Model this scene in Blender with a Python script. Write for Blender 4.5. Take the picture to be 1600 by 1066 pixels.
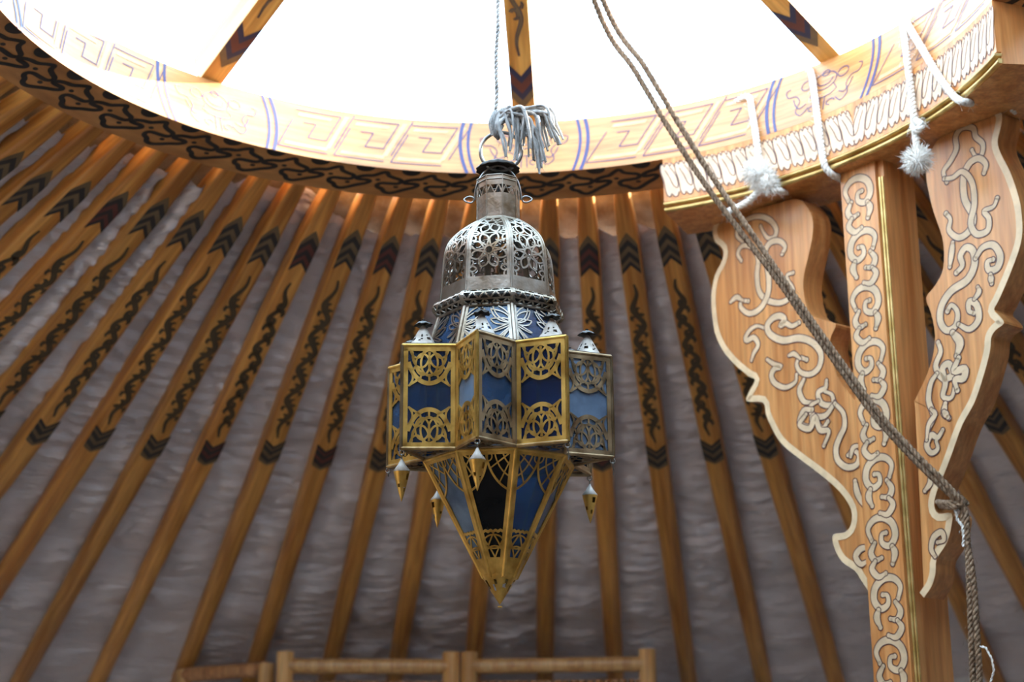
import bpy, bmesh, math, random
from math import sin, cos, pi, radians as R, sqrt, atan2, hypot
from mathutils import Vector as V, Matrix

random.seed(7)
S = bpy.context.scene
for o in list(bpy.data.objects):
    bpy.data.objects.remove(o)
COL = S.collection

# ------------------------------------------------------------------ camera
F = 2567.5                       # focal length in pixels of the 1600 x 1066 frame
TILT, ROLL = 0.28297, -0.006989
CAMZ = 1.30
EYE = V((0, 0, CAMZ))
FW = V((0, cos(TILT), sin(TILT)))
_rt = V((1, 0, 0)); _up = _rt.cross(FW)
RT = _rt * cos(ROLL) + _up * sin(ROLL)
UP = _up * cos(ROLL) - _rt * sin(ROLL)
cd = bpy.data.cameras.new('camera')
cd.sensor_width = 36; cd.lens = 36 * F / 1600
cam = bpy.data.objects.new('camera', cd); COL.objects.link(cam)
m = Matrix.Identity(4)
for i in range(3):
    m[i][0] = RT[i]; m[i][1] = UP[i]; m[i][2] = -FW[i]; m[i][3] = EYE[i]
cam.matrix_world = m
cd.dof.use_dof = True
cd.dof.focus_distance = 2.16
cd.dof.aperture_fstop = 5.6
cd.clip_start = 0.05
S.camera = cam

# ------------------------------------------------------------------ sky, sun, exposure
w = bpy.data.worlds.new('world'); S.world = w; w.use_nodes = True
bg = w.node_tree.nodes['Background']
bg.inputs[0].default_value = (0.55, 0.78, 1.0, 1)
bg.inputs[1].default_value = 5.8
sd = bpy.data.lights.new('sun', 'SUN'); sd.energy = 22; sd.angle = R(0.7); sd.color = (1.0, 0.86, 0.66)
sun = bpy.data.objects.new('sun', sd); COL.objects.link(sun)
SUN_AZ, SUN_EL = R(65.5), R(28)    # azimuth from +y towards +x
sdir = V((sin(SUN_AZ) * cos(SUN_EL), cos(SUN_AZ) * cos(SUN_EL), sin(SUN_EL)))
sun.rotation_euler = (-sdir).to_track_quat('-Z', 'Y').to_euler()
sun.location = (3, 3, 6)
vs = S.view_settings
vs.view_transform = 'Standard'; vs.look = 'None'; vs.gamma = 1; vs.use_curve_mapping = False
vs.exposure = 0.5

# ------------------------------------------------------------------ helpers
def ray(x, y):
    return FW + RT * ((x - 800) / F) + UP * ((533 - y) / F)

def tag(o, label=None, cat=None, group=None, kind=None):
    if label: o['label'] = label
    if cat: o['category'] = cat
    if group: o['group'] = group
    if kind: o['kind'] = kind
    return o

def empty(name, loc=(0, 0, 0)):
    o = bpy.data.objects.new(name, None); COL.objects.link(o); o.location = loc
    o.empty_display_size = .05
    return o

class MB:
    """collects faces, builds ONE mesh object"""
    def __init__(s): s.v = []; s.f = []; s.sm = []; s.mi = []; s.cur = 0
    def add(s, vs_, fs, smooth=False):
        b = len(s.v); s.v += [tuple(p) for p in vs_]
        s.f += [tuple(b + i for i in f) for f in fs]; s.sm += [smooth] * len(fs); s.mi += [s.cur] * len(fs)
    def mesh(s, name, mat):
        me = bpy.data.meshes.new(name); me.from_pydata(s.v, [], s.f)
        me.polygons.foreach_set('use_smooth', s.sm)
        me.polygons.foreach_set('material_index', s.mi)
        for q in (mat if isinstance(mat, (list, tuple)) else [mat]): me.materials.append(q)
        me.update(); return me
    def build(s, name, mat, parent=None, label=None):
        return link(name, s.mesh(name, mat), parent, label)

def link(name, me, parent=None, label=None, mw=None):
    o = bpy.data.objects.new(name, me); COL.objects.link(o)
    if parent is not None: o.parent = parent
    if mw is not None: o.matrix_local = mw
    if label: o['label'] = label
    return o

def grid(mb, rows, closed=False, smooth=True, flip=False):
    n = len(rows[0]); vs_ = [p for r in rows for p in r]; fs = []
    for i in range(len(rows) - 1):
        for j in range(n if closed else n - 1):
            k = (j + 1) % n
            f = (i * n + j, i * n + k, (i + 1) * n + k, (i + 1) * n + j)
            fs.append(f[::-1] if flip else f)
    mb.add(vs_, fs, smooth)

def box(mb, c, sx, sy, sz, M=None):
    vs_ = [V(((i & 1) - .5, ((i >> 1) & 1) - .5, ((i >> 2) & 1) - .5)) for i in range(8)]
    vs_ = [V((p.x * sx, p.y * sy, p.z * sz)) + V(c) for p in vs_]
    if M: vs_ = [M @ p for p in vs_]
    mb.add(vs_, [(0, 2, 3, 1), (4, 5, 7, 6), (0, 1, 5, 4), (2, 6, 7, 3), (0, 4, 6, 2), (1, 3, 7, 5)])

def smooth_line(pts, n=6, closed=False):
    pts = [V(p) for p in pts]; out = []
    N = len(pts); rng = N if closed else N - 1
    for i in range(rng):
        if closed:
            p0, p1, p2, p3 = pts[(i - 1) % N], pts[i], pts[(i + 1) % N], pts[(i + 2) % N]
        else:
            p1, p2 = pts[i], pts[i + 1]
            p0 = pts[i - 1] if i else p1 * 2 - p2
            p3 = pts[i + 2] if i + 2 < N else p2 * 2 - p1
        for k in range(n):
            t = k / n
            out.append(.5 * ((2 * p1) + (p2 - p0) * t + (2 * p0 - 5 * p1 + 4 * p2 - p3) * t * t
                             + (3 * p1 - p0 - 3 * p2 + p3) * t ** 3))
    if not closed: out.append(pts[-1])
    return out

def frames(path):
    """parallel transported frames"""
    n = len(path); T = []
    for i in range(n):
        a = path[max(0, i - 1)]; b = path[min(n - 1, i + 1)]
        d = (b - a); T.append(d.normalized() if d.length > 1e-9 else V((0, 0, 1)))
    ref = V((0, 0, 1)) if abs(T[0].z) < .9 else V((1, 0, 0))
    N = [(ref - T[0] * ref.dot(T[0])).normalized()]
    for i in range(1, n):
        v = N[-1] - T[i] * N[-1].dot(T[i]); N.append(v.normalized() if v.length > 1e-9 else N[-1])
    return T, N, [t.cross(q) for t, q in zip(T, N)]

def tube(mb, path, rad, seg=8, caps=True, closed=False):
    path = [V(p) for p in path]
    T, N, B = frames(path)
    rows = []
    for i, p in enumerate(path):
        r = rad(i / max(1, len(path) - 1)) if callable(rad) else rad
        rows.append([p + N[i] * (r * cos(2 * pi * k / seg)) + B[i] * (r * sin(2 * pi * k / seg)) for k in range(seg)])
    if closed: rows.append(rows[0])
    grid(mb, rows, True)
    if caps and not closed:
        b = len(mb.v)
        mb.add(rows[0], [tuple(range(seg))[::-1]]); mb.add(rows[-1], [tuple(range(seg))])

def resample(path, step):
    path = [V(p) for p in path]; out = [path[0]]; acc = 0
    for a, b in zip(path, path[1:]):
        L = (b - a).length
        if L < 1e-9: continue
        d = step - acc
        while d <= L:
            out.append(a + (b - a) * (d / L)); d += step
        acc = L - (d - step)
    if (out[-1] - path[-1]).length > step * .3: out.append(path[-1])
    return out

def twisted(mb, path, rad, strands=3, pitch=.02, seg=6, fuzz=0):
    """laid rope: strands wound round each other, with a few stray fibres"""
    path = resample(path, pitch / 7); T, N, B = frames(path)
    a = rad * .52
    for s in range(strands):
        ph = 2 * pi * s / strands; q = []
        for i, p in enumerate(path):
            an = ph + 2 * pi * i / 7
            q.append(p + N[i] * (a * cos(an)) + B[i] * (a * sin(an)))
        tube(mb, q, rad * .56, seg)
    for _ in range(fuzz):
        i = random.randrange(2, len(path) - 2)
        an = random.random() * 6.28; o = N[i] * cos(an) + B[i] * sin(an)
        L = rad * random.uniform(.8, 2.6); d = T[i] * random.uniform(-1.2, 1.2)
        p0 = path[i] + o * rad * .8; p1 = p0 + (o + d) * L * .5; p2 = p1 + (o * .4 + d + V((0, 0, -.4))) * L * .5
        tube(mb, [p0, p1, p2], rad * .035, 3, False)

def lathe(mb, prof, n=24, c=(0, 0, 0), phase=0, smooth=True, skip=None):
    rows = []
    for r, z in prof:
        rows.append([V((c[0] + r * sin(phase + 2 * pi * k / n), c[1] - r * cos(phase + 2 * pi * k / n), c[2] + z)) for k in range(n)])
    if skip is None:
        grid(mb, rows, True, smooth)
    else:
        vs_ = [p for r in rows for p in r]; fs = []
        for i in range(len(rows) - 1):
            for j in range(n):
                if skip(i, j): continue
                k = (j + 1) % n
                fs.append((i * n + j, i * n + k, (i + 1) * n + k, (i + 1) * n + j))
        mb.add(vs_, fs, smooth)

def strip2d(pts, wid):
    """2-d polyline -> left and right edges; wid may be f(t)"""
    pts = [V((p[0], p[1])) for p in pts]; n = len(pts); L = []; Rr = []
    for i in range(n):
        d = pts[min(n - 1, i + 1)] - pts[max(0, i - 1)]
        d = d.normalized() if d.length > 1e-12 else V((1, 0))
        w_ = (wid(i / (n - 1)) if callable(wid) else wid) / 2
        q = V((-d.y, d.x)) * w_
        L.append(pts[i] + q); Rr.append(pts[i] - q)
    return L, Rr

def paint(mb, pts, wid, fn, h=.0006):
    """flat painted stroke on a surface: fn(u, v, h) -> 3-d point"""
    if len(pts) < 2: return
    L, Rr = strip2d(pts, wid)
    grid(mb, [[fn(a.x, a.y, h), fn(b.x, b.y, h)] for a, b in zip(L, Rr)], False, False)

def paint_poly(mb, pts, fn, h=.0006):
    mb.add([fn(p[0], p[1], h) for p in pts], [tuple(range(len(pts)))])

def fret(mb, pts, wid, fn, h0, h1):
    """a strip of sheet metal with thickness"""
    if len(pts) < 2: return
    L, Rr = strip2d(pts, wid)
    rows = [[fn(a.x, a.y, h1), fn(b.x, b.y, h1), fn(b.x, b.y, h0), fn(a.x, a.y, h0)] for a, b in zip(L, Rr)]
    grid(mb, rows, True, False)
    mb.add(rows[0], [(0, 1, 2, 3)]); mb.add(rows[-1], [(3, 2, 1, 0)])

def clip_runs(pts, ok):
    out = []; cur = []
    for p in pts:
        if ok(p[0], p[1]): cur.append(p)
        else:
            if len(cur) > 1: out.append(cur)
            cur = []
    if len(cur) > 1: out.append(cur)
    return out

def arc(cx, cy, r, a0, a1, n=24, ry=None):
    ry = r if ry is None else ry
    return [(cx + r * cos(a0 + (a1 - a0) * i / n), cy + ry * sin(a0 + (a1 - a0) * i / n)) for i in range(n + 1)]

def extrude_outline(mb, pts, fn, h0, h1):
    """closed outline -> solid plate (bmesh triangulated caps)"""
    n = len(pts)
    a = [fn(p[0], p[1], h1) for p in pts]; b = [fn(p[0], p[1], h0) for p in pts]
    bm = bmesh.new(); vv = [bm.verts.new((p[0], p[1], 0)) for p in pts]
    f = bm.faces.new(vv); bm.normal_update(); tr = bmesh.ops.triangulate(bm, faces=[f], ngon_method='EAR_CLIP')
    bm.verts.index_update()
    idx = [tuple(v.index for v in q.verts) for q in bm.faces]; bm.free()
    mb.add(a, idx); mb.add(b, [t[::-1] for t in idx])
    grid(mb, [a + [a[0]], b + [b[0]]], False, False)

# ------------------------------------------------------------------ materials
def new_mat(name):
    M_ = bpy.data.materials.new(name); M_.use_nodes = True
    nt = M_.node_tree; return M_, nt, nt.nodes['Principled BSDF']

def nd(nt, t, **kw):
    n = nt.nodes.new(t)
    for k, v in kw.items(): setattr(n, k, v)
    return n

def mottled(name, c1, c2, scale=(8, 8, 8), rough=.5, metal=0, bump=0, bscale=60, detail=4, rr=None, spec=.5, coord='Object', lo=.35, hi=.65, bstretch=None):
    M_, nt, b = new_mat(name); L = nt.links
    tc = nd(nt, 'ShaderNodeTexCoord'); mp = nd(nt, 'ShaderNodeMapping')
    mp.inputs['Scale'].default_value = scale
    L.new(tc.outputs[coord], mp.inputs[0])
    nz = nd(nt, 'ShaderNodeTexNoise'); nz.inputs['Scale'].default_value = 1; nz.inputs['Detail'].default_value = detail
    L.new(mp.outputs[0], nz.inputs['Vector'])
    cr = nd(nt, 'ShaderNodeValToRGB')
    cr.color_ramp.elements[0].position = lo; cr.color_ramp.elements[1].position = hi
    cr.color_ramp.elements[0].color = (*c1, 1); cr.color_ramp.elements[1].color = (*c2, 1)
    L.new(nz.outputs[0], cr.inputs[0]); L.new(cr.outputs[0], b.inputs['Base Color'])
    b.inputs['Roughness'].default_value = rough; b.inputs['Metallic'].default_value = metal
    b.inputs['Specular IOR Level'].default_value = spec
    if rr:
        mr = nd(nt, 'ShaderNodeMapRange'); mr.inputs[3].default_value = rr[0]; mr.inputs[4].default_value = rr[1]
        L.new(nz.outputs[0], mr.inputs[0]); L.new(mr.outputs[0], b.inputs['Roughness'])
    if bump:
        mp2 = nd(nt, 'ShaderNodeMapping'); mp2.inputs['Scale'].default_value = bstretch or (1, 1, 1)
        L.new(tc.outputs[coord], mp2.inputs[0])
        n2 = nd(nt, 'ShaderNodeTexNoise'); n2.inputs['Scale'].default_value = bscale; n2.inputs['Detail'].default_value = 3
        L.new(mp2.outputs[0], n2.inputs['Vector'])
        bp = nd(nt, 'ShaderNodeBump'); bp.inputs['Strength'].default_value = bump; bp.inputs['Distance'].default_value = .004 if bscale > 20 else .02
        L.new(n2.outputs[0], bp.inputs['Height']); L.new(bp.outputs[0], b.inputs['Normal'])
    return M_

def wood(name, c1, c2, scale, rough=.42):
    """long grain: noise stretched along the timber plus fine darker lines"""
    M_, nt, b = new_mat(name); L = nt.links
    tc = nd(nt, 'ShaderNodeTexCoord'); mp = nd(nt, 'ShaderNodeMapping'); mp.inputs['Scale'].default_value = scale
    oi = nd(nt, 'ShaderNodeObjectInfo')
    ad = nd(nt, 'ShaderNodeVectorMath', operation='ADD')
    L.new(tc.outputs['Object'], mp.inputs[0])
    ml = nd(nt, 'ShaderNodeMath', operation='MULTIPLY'); ml.inputs[1].default_value = 37
    L.new(oi.outputs['Random'], ml.inputs[0])
    L.new(mp.outputs[0], ad.inputs[0]); L.new(ml.outputs[0], ad.inputs[1])
    nz = nd(nt, 'ShaderNodeTexNoise'); nz.inputs['Scale'].default_value = 1; nz.inputs['Detail'].default_value = 5
    nz.inputs['Distortion'].default_value = .6
    L.new(ad.outputs[0], nz.inputs['Vector'])
    cr = nd(nt, 'ShaderNodeValToRGB'); e = cr.color_ramp.elements
    e[0].position = .36; e[1].position = .62; e[0].color = (*c1, 1); e[1].color = (*c2, 1)
    L.new(nz.outputs[0], cr.inputs[0])
    sc = nd(nt, 'ShaderNodeVectorMath', operation='SCALE'); sc.inputs['Scale'].default_value = 3.3
    L.new(ad.outputs[0], sc.inputs[0])
    n2 = nd(nt, 'ShaderNodeTexNoise'); n2.inputs['Scale'].default_value = 1; n2.inputs['Detail'].default_value = 3
    L.new(sc.outputs[0], n2.inputs['Vector'])
    mr = nd(nt, 'ShaderNodeMapRange'); mr.inputs[1].default_value = .3; mr.inputs[2].default_value = .7
    mr.inputs[3].default_value = .78; mr.inputs[4].default_value = 1.1
    L.new(n2.outputs[0], mr.inputs[0])
    mx = nd(nt, 'ShaderNodeMixRGB', blend_type='MULTIPLY'); mx.inputs[0].default_value = 1
    L.new(cr.outputs[0], mx.inputs[1]); L.new(mr.outputs[0], mx.inputs[2])
    # each timber a little lighter or darker than the next
    m2 = nd(nt, 'ShaderNodeMapRange'); m2.inputs[3].default_value = .82; m2.inputs[4].default_value = 1.12
    L.new(oi.outputs['Random'], m2.inputs[0])
    mz = nd(nt, 'ShaderNodeMixRGB', blend_type='MULTIPLY'); mz.inputs[0].default_value = 1
    L.new(mx.outputs[0], mz.inputs[1]); L.new(m2.outputs[0], mz.inputs[2])
    L.new(mz.outputs[0], b.inputs['Base Color'])
    b.inputs['Roughness'].default_value = rough
    bp = nd(nt, 'ShaderNodeBump'); bp.inputs['Strength'].default_value = .12; bp.inputs['Distance'].default_value = .001
    L.new(n2.outputs[0], bp.inputs['Height']); L.new(bp.outputs[0], b.inputs['Normal'])
    return M_

def flat(name, c, rough=.5, metal=0):
    return mottled(name, [x * .85 for x in c], [min(1, x * 1.1) for x in c], (40, 40, 40), rough, metal)

def glass(name, col, film_col, amount):
    """thin stained pane: tinted see-through, glossy skin, a patchy matt film"""
    M_, nt, b = new_mat(name); L = nt.links; nt.nodes.remove(b); out = nt.nodes['Material Output']
    tr = nd(nt, 'ShaderNodeBsdfTransparent'); tr.inputs[0].default_value = (*col, 1)
    df = nd(nt, 'ShaderNodeBsdfDiffuse'); df.inputs[0].default_value = (*film_col, 1)
    gl = nd(nt, 'ShaderNodeBsdfGlossy'); gl.inputs['Roughness'].default_value = .08
    tc = nd(nt, 'ShaderNodeTexCoord'); nz = nd(nt, 'ShaderNodeTexNoise')
    nz.inputs['Scale'].default_value = 34; nz.inputs['Detail'].default_value = 5
    L.new(tc.outputs['Object'], nz.inputs['Vector'])
    mr = nd(nt, 'ShaderNodeMapRange'); mr.inputs[1].default_value = .3; mr.inputs[2].default_value = .75
    mr.inputs[3].default_value = amount * .55; mr.inputs[4].default_value = min(1, amount * 1.4)
    L.new(nz.outputs[0], mr.inputs[0])
    m1 = nd(nt, 'ShaderNodeMixShader'); L.new(mr.outputs[0], m1.inputs[0]); L.new(tr.outputs[0], m1.inputs[1]); L.new(df.outputs[0], m1.inputs[2])
    lw = nd(nt, 'ShaderNodeLayerWeight'); pw_ = nd(nt, 'ShaderNodeMath', operation='POWER'); pw_.inputs[1].default_value = 4
    L.new(lw.outputs['Facing'], pw_.inputs[0])
    fr = nd(nt, 'ShaderNodeMath', operation='MULTIPLY_ADD'); fr.inputs[1].default_value = .55; fr.inputs[2].default_value = .035
    L.new(pw_.outputs[0], fr.inputs[0])
    m2 = nd(nt, 'ShaderNodeMixShader'); L.new(fr.outputs[0], m2.inputs[0]); L.new(m1.outputs[0], m2.inputs[1]); L.new(gl.outputs[0], m2.inputs[2])
    L.new(m2.outputs[0], out.inputs[0]); return M_

MT = {}
MT['pole'] = wood('roof_pole_wood', (.47, .18, .036), (.73, .355, .088), (2.5, 55, 55))
MT['crown'] = wood('crown_wood', (.46, .195, .062), (.60, .29, .10), (5, 5, 70))
MT['spoke'] = wood('spoke_wood', (.55, .25, .05), (.74, .42, .11), (3, 55, 55))
MT['post'] = wood('post_wood', (.54, .205, .058), (.74, .345, .118), (45, 45, 2.5), .35)
MT['black'] = flat('black_paint', (.020, .017, .018), .55)
MT['brown'] = flat('umber_paint', (.15, .100, .052), .6)
MT['maroon'] = flat('maroon_paint', (.11, .030, .024), .6)
MT['scroll'] = flat('dark_olive_paint', (.075, .050, .024), .6)
MT['navy'] = flat('navy_paint', (.012, .018, .065), .5)
MT['line'] = flat('violet_line_paint', (.055, .035, .11), .5)
MT['blue'] = flat('blue_stripe_paint', (.030, .034, .14), .5)
MT['pale'] = flat('beige_paint', (.62, .45, .28), .5)
MT['border'] = flat('cream_border_paint', (.72, .53, .32), .5)
MT['outline'] = flat('brown_outline_paint', (.085, .035, .035), .5)
MT['white'] = flat('petal_paint', (.74, .53, .36), .5)
MT['keyband'] = flat('key_band_paint', (.60, .345, .16), .5)
MT['gold'] = mottled('gilt_moulding', (.45, .30, .09), (.72, .53, .22), (30, 30, 30), .35, .7)
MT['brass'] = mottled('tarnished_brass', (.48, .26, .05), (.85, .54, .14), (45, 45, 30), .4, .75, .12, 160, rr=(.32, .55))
MT['shade_bronze'] = mottled('bronze_and_shaded_brass', (.22, .14, .07), (.46, .33, .19), (45, 45, 30), .45, .75, .12, 160, rr=(.35, .6))  # on star faces: brass darkened, with the shade put into its colour
MT['tin'] = mottled('weathered_tin', (.17, .122, .075), (.40, .36, .31), (26, 26, 18), .42, .92, .10, 150, rr=(.24, .45))
MT['old_tin'] = mottled('dull_old_tin', (.33, .27, .22), (.52, .47, .42), (60, 60, 40), .6, .35, .1, 200)
MT['iron'] = mottled('black_iron', (.012, .010, .009), (.045, .036, .028), (60, 60, 60), .5, .6)
MT['wire'] = mottled('grey_wire', (.16, .15, .14), (.36, .35, .33), (80, 80, 80), .35, .9)
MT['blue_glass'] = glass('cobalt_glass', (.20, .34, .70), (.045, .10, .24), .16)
MT['mid_glass'] = glass('matt_blue_glass', (.20, .34, .60), (.065, .125, .235), .5)
MT['pale_glass'] = glass('pale_matt_glass', (.36, .48, .68), (.19, .265, .38), .75)  # pale bluish matt film over most of the tint
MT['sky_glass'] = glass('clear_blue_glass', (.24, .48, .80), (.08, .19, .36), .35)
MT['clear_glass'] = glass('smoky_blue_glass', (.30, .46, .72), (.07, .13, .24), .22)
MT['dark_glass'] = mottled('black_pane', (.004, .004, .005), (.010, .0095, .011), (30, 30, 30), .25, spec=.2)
MT['cloth'] = mottled('white_liner_cloth', (.64, .585, .595), (.76, .70, .71), (5, 5, 5), .85, 0, 1.0, 14, spec=.2, bstretch=(.8, .8, 4.5))
MT['felt'] = mottled('brown_felt', (.26, .17, .10), (.46, .34, .23), (22, 22, 22), .95, 0, .6, 140, spec=.1)
MT['hemp'] = mottled('hemp_rope', (.15, .088, .052), (.38, .265, .175), (160, 160, 160), .85, 0, .5, 500, spec=.2)
MT['cotton'] = mottled('white_wool_cord', (.70, .66, .60), (.86, .83, .78), (120, 120, 120), .9, 0, .4, 400, spec=.1)
MT['grey_cord'] = mottled('greyish_cotton_strands', (.20, .19, .18), (.52, .50, .48), (150, 150, 40), .85, 0, .4, 400, spec=.2)
MT['bamboo'] = wood('bamboo', (.54, .27, .085), (.76, .46, .19), (60, 60, 3), .35)
MT['slat'] = wood('bamboo_slat', (.32, .135, .05), (.62, .33, .15), (60, 60, 3), .4)
MT['node'] = flat('bamboo_node', (.20, .09, .035), .5)
MT['floor'] = mottled('worn_plank_floor', (.34, .30, .27), (.46, .42, .39), (2, 14, 4), .6)
MT['wall'] = mottled('white_wall_cloth', (.60, .57, .56), (.70, .68, .67), (4, 4, 4), .9, 0, .4, 25, spec=.2)

# ------------------------------------------------------------------ geometry of the tent
CX, CY, CZ = -0.0223, 2.1548, 1.1761 + CAMZ      # crown ring: centre of its lower inner edge
C = V((CX, CY, CZ))
RIN, RTOP, ROUT, HT = .75, .788, .845, .121
RW = 2.6                                          # where the roof poles reach the wall
KSL, ZP = .4964, .030
DN, PH, DE = .079256, 2.166115, .079564

def pol(a, r, z):            # a: azimuth from +y towards +x
    return V((CX + r * sin(a), CY + r * cos(a), CZ + z))

# floor, wall, roof lining
mb = MB(); n = 96
mb.add([V((CX, CY, 0))] + [V((CX + 2.9 * cos(2 * pi * k / n), CY + 2.9 * sin(2 * pi * k / n), 0)) for k in range(n)],
       [(0, 1 + k, 1 + (k + 1) % n) for k in range(n)])
tag(mb.build('floor', MT['floor']), 'worn brown plank floor of the tent', kind='structure')
ZW = ZP - KSL * (RW - .84)
mb = MB()
rows = []
for j in range(9):
    z = -CZ - .0 + (ZW + .10 + CZ) * j / 8
    rows.append([pol(2 * pi * k / 160, 2.66 + .006 * sin(k * 1.7 + j), z) for k in range(160)])
grid(mb, rows, True)
tag(mb.build('wall_round', MT['wall']), 'round white cloth wall of the tent', kind='structure')

def roofz(r): return ZP - KSL * (r - .84)
from mathutils import noise as mnoise
mb = MB(); rows = []
NA, NS = 79 * 8, 300
for j in range(NS + 1):
    t = j / NS; row = []
    for k in range(NA):
        a = 2 * pi * k / NA                       # math angle
        rs0 = 1.03 + .014 * mnoise.noise(V((a * 14, 0, 5))) - .075 * max(0, min(1, (a - 1.86) * 8)) * max(0, min(1, (2.9 - a) * 8))
        r = rs0 + (2.68 - rs0) * t
        # angle within the pole pitch, following the skew of the poles
        ph = (PH + DE * max(0, (r - .84) / 1.76) * 1.25 - a) / DN
        fpos = ph - math.floor(ph)
        sag = sin(pi * fpos)
        ip = math.floor(ph)
        rnd = .5 + .5 * sin(ip * 12.9898 + 4.1)
        P = V((cos(a) * r, sin(a) * r, 0))
        wr = mnoise.noise(V((a * 9, r * 9, 1.3))) * .010
        wr += mnoise.noise(V((a * 5.0 + r * 2.0, r * 30 + 1.2 * sin(ph * 6.28), ip * .7))) * .012
        msk = max(0, min(1, .55 + 1.6 * mnoise.noise(V((a * 3.1, r * 2.3, 9.1)))))
        wr += .0034 * msk * sin(r * 165 + 7 * mnoise.noise(V((a * 4.5, r * 3.5, 2.2))) + 5 * mnoise.noise(V((ph * .9, r * 9, 7.7))))
        # diagonal creases low down on the left
        wr += .009 * sin(r * 34 + a * 26 + 3 * mnoise.noise(P * 2)) * max(0, min(1, (r - 1.6)))
        loose = {-3: .008, -2: .022, -1: .034, 0: .014}.get(int(ip), 0) * (.5 + .5 * sin(r * 3.1 + ip)) 
        z = roofz(r) + .056 - loose * sag ** 2 - sag * (.010 + .016 * rnd * (1 - .35 * t)) - wr * (0.35 + .65 * sag)
        row.append(V((CX + P.x, CY + P.y, CZ + z)))
    rows.append(row)
grid(mb, rows, True)
roof = tag(mb.build('ceiling', MT['cloth']), 'white cotton roof lining behind the painted poles', kind='structure')
mb = MB(); rows = []
for j in range(9):
    t = j / 8
    rr_ = [(.968 - .075 * max(0, min(1, (2 * pi * k / 360 - 1.9) * 6)) * max(0, min(1, (3.4 - 2 * pi * k / 360) * 6))) for k in range(360)]
    rr_ = [q + t * (1.12 - q) for q in rr_]
    rows.append([V((CX + rr_[k] * cos(2 * pi * k / 360), CY + rr_[k] * sin(2 * pi * k / 360),
                    CZ + roofz(rr_[k]) + .072 + .004 * sin(k * .9 + j) + .003 * sin(k * 2.3))) for k in range(360)])
grid(mb, rows, True)
mb.build('felt_layer', MT['felt'], roof, 'brown felt showing above the lining')

# ------------------------------------------------------------------ roof poles
def pole_mesh():
    mb = MB(); rows = []
    prof = [(-.02, .0110, .026, 7), (.02, .0125, .030, 7), (.12, .0185, .038, 7), (.22, .0222, .044, 7), (.60, .0235, .046, 7),
            (.95, .0242, .047, 6), (1.10, .0245, .048, 4), (1.25, .0248, .049, 2.4), (1.6, .0245, .049, 2), (2.02, .0235, .047, 2)]
    for x, hw, dp, pw in prof:
        row = []
        for k in range(24):
            a = 2 * pi * k / 24; c, s = cos(a), sin(a)
            q = (abs(c) ** pw + abs(s) ** pw) ** (-1 / pw)
            row.append(V((x, c * q * hw, -dp / 2 + s * q * dp / 2)))
        rows.append(row)
    grid(mb, rows, True, True)
    mb.add(rows[0], [tuple(range(24))]); mb.add(rows[-1], [tuple(range(24))[::-1]])
    return mb
pm = pole_mesh()
POLE = pm.mesh('roof_pole', MT['pole'])
pfn = lambda u, v, h: V((u, v, h))

def hw_at(x):
    return .0185 + (x - .12) * .037 if x < .22 else .0222 + (x - .22) * .0028

def chevrons(x0, up, bands, k=1.0):
    """nested V bands; up=+1: apex towards the ring. bands: (start, end, mat)"""
    res = {}
    for a, b, mt in bands:
        mb = res.setdefault(mt, MB())
        for sgn in (-1, 1):
            pts = []
            w0 = hw_at(x0) * .97 * sgn
            for f in (0, .5, 1):
                pts.append((x0 + up * (a + .026 * f * k), w0 * f))
            q = []
            for f in (1, .5, 0):
                q.append((x0 + up * (b + .026 * f * k), w0 * f))
            mb.add([pfn(*p, .0009) for p in pts + q], [(0, 1, 4, 5), (1, 2, 3, 4)])
    return res
def arch_tip(x0, up, ln):
    mb = MB(); w0 = hw_at(x0) * .97
    pts = [(x0 + up * (ln - ln * sqrt(max(0, 1 - f * f))) , w0 * f) for f in [-1 + i / 8 for i in range(17)]]
    pts = [(x0 + up * (1 - (1 - abs(y / w0)) ** .8) * ln * 1.35, y) for x, y in pts]
    base = [(x0 + up * (ln * .8 + .026 * abs(y) / w0), y) for x, y in pts]
    grid(mb, [[pfn(*a, .0007), pfn(*b, .0007)] for a, b in zip(pts, base)], False, False)
    return mb

up_bands = [(.020, .037, 'black'), (.037, .053, 'mid'), (.053, .069, 'black'), (.069, .082, 'mid'), (.082, .094, 'black')]
UPCH = chevrons(.168, 1, up_bands)
TIP = arch_tip(.168, 1, .028)
LOCH = chevrons(.944, -1, [(.008, .024, 'black'), (.024, .037, 'mid'), (.037, .052, 'black'), (.052, .06, 'mid'), (.06, .07, 'black')])
LTIP = arch_tip(.944, -1, .014)
ME_CH = {}
for key, d in (('u', UPCH), ('l', LOCH)):
    for mt in ('black', 'mid'):
        mats = ['black'] if mt == 'black' else ['brown', 'maroon']
        for mm in mats:
            ME_CH[key, mt, mm] = d[mt].mesh('painted_chevron', MT[mm])
ME_TIP = TIP.mesh('painted_arch', MT['brown']); ME_LTIP = LTIP.mesh('painted_arch', MT['brown'])

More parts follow.
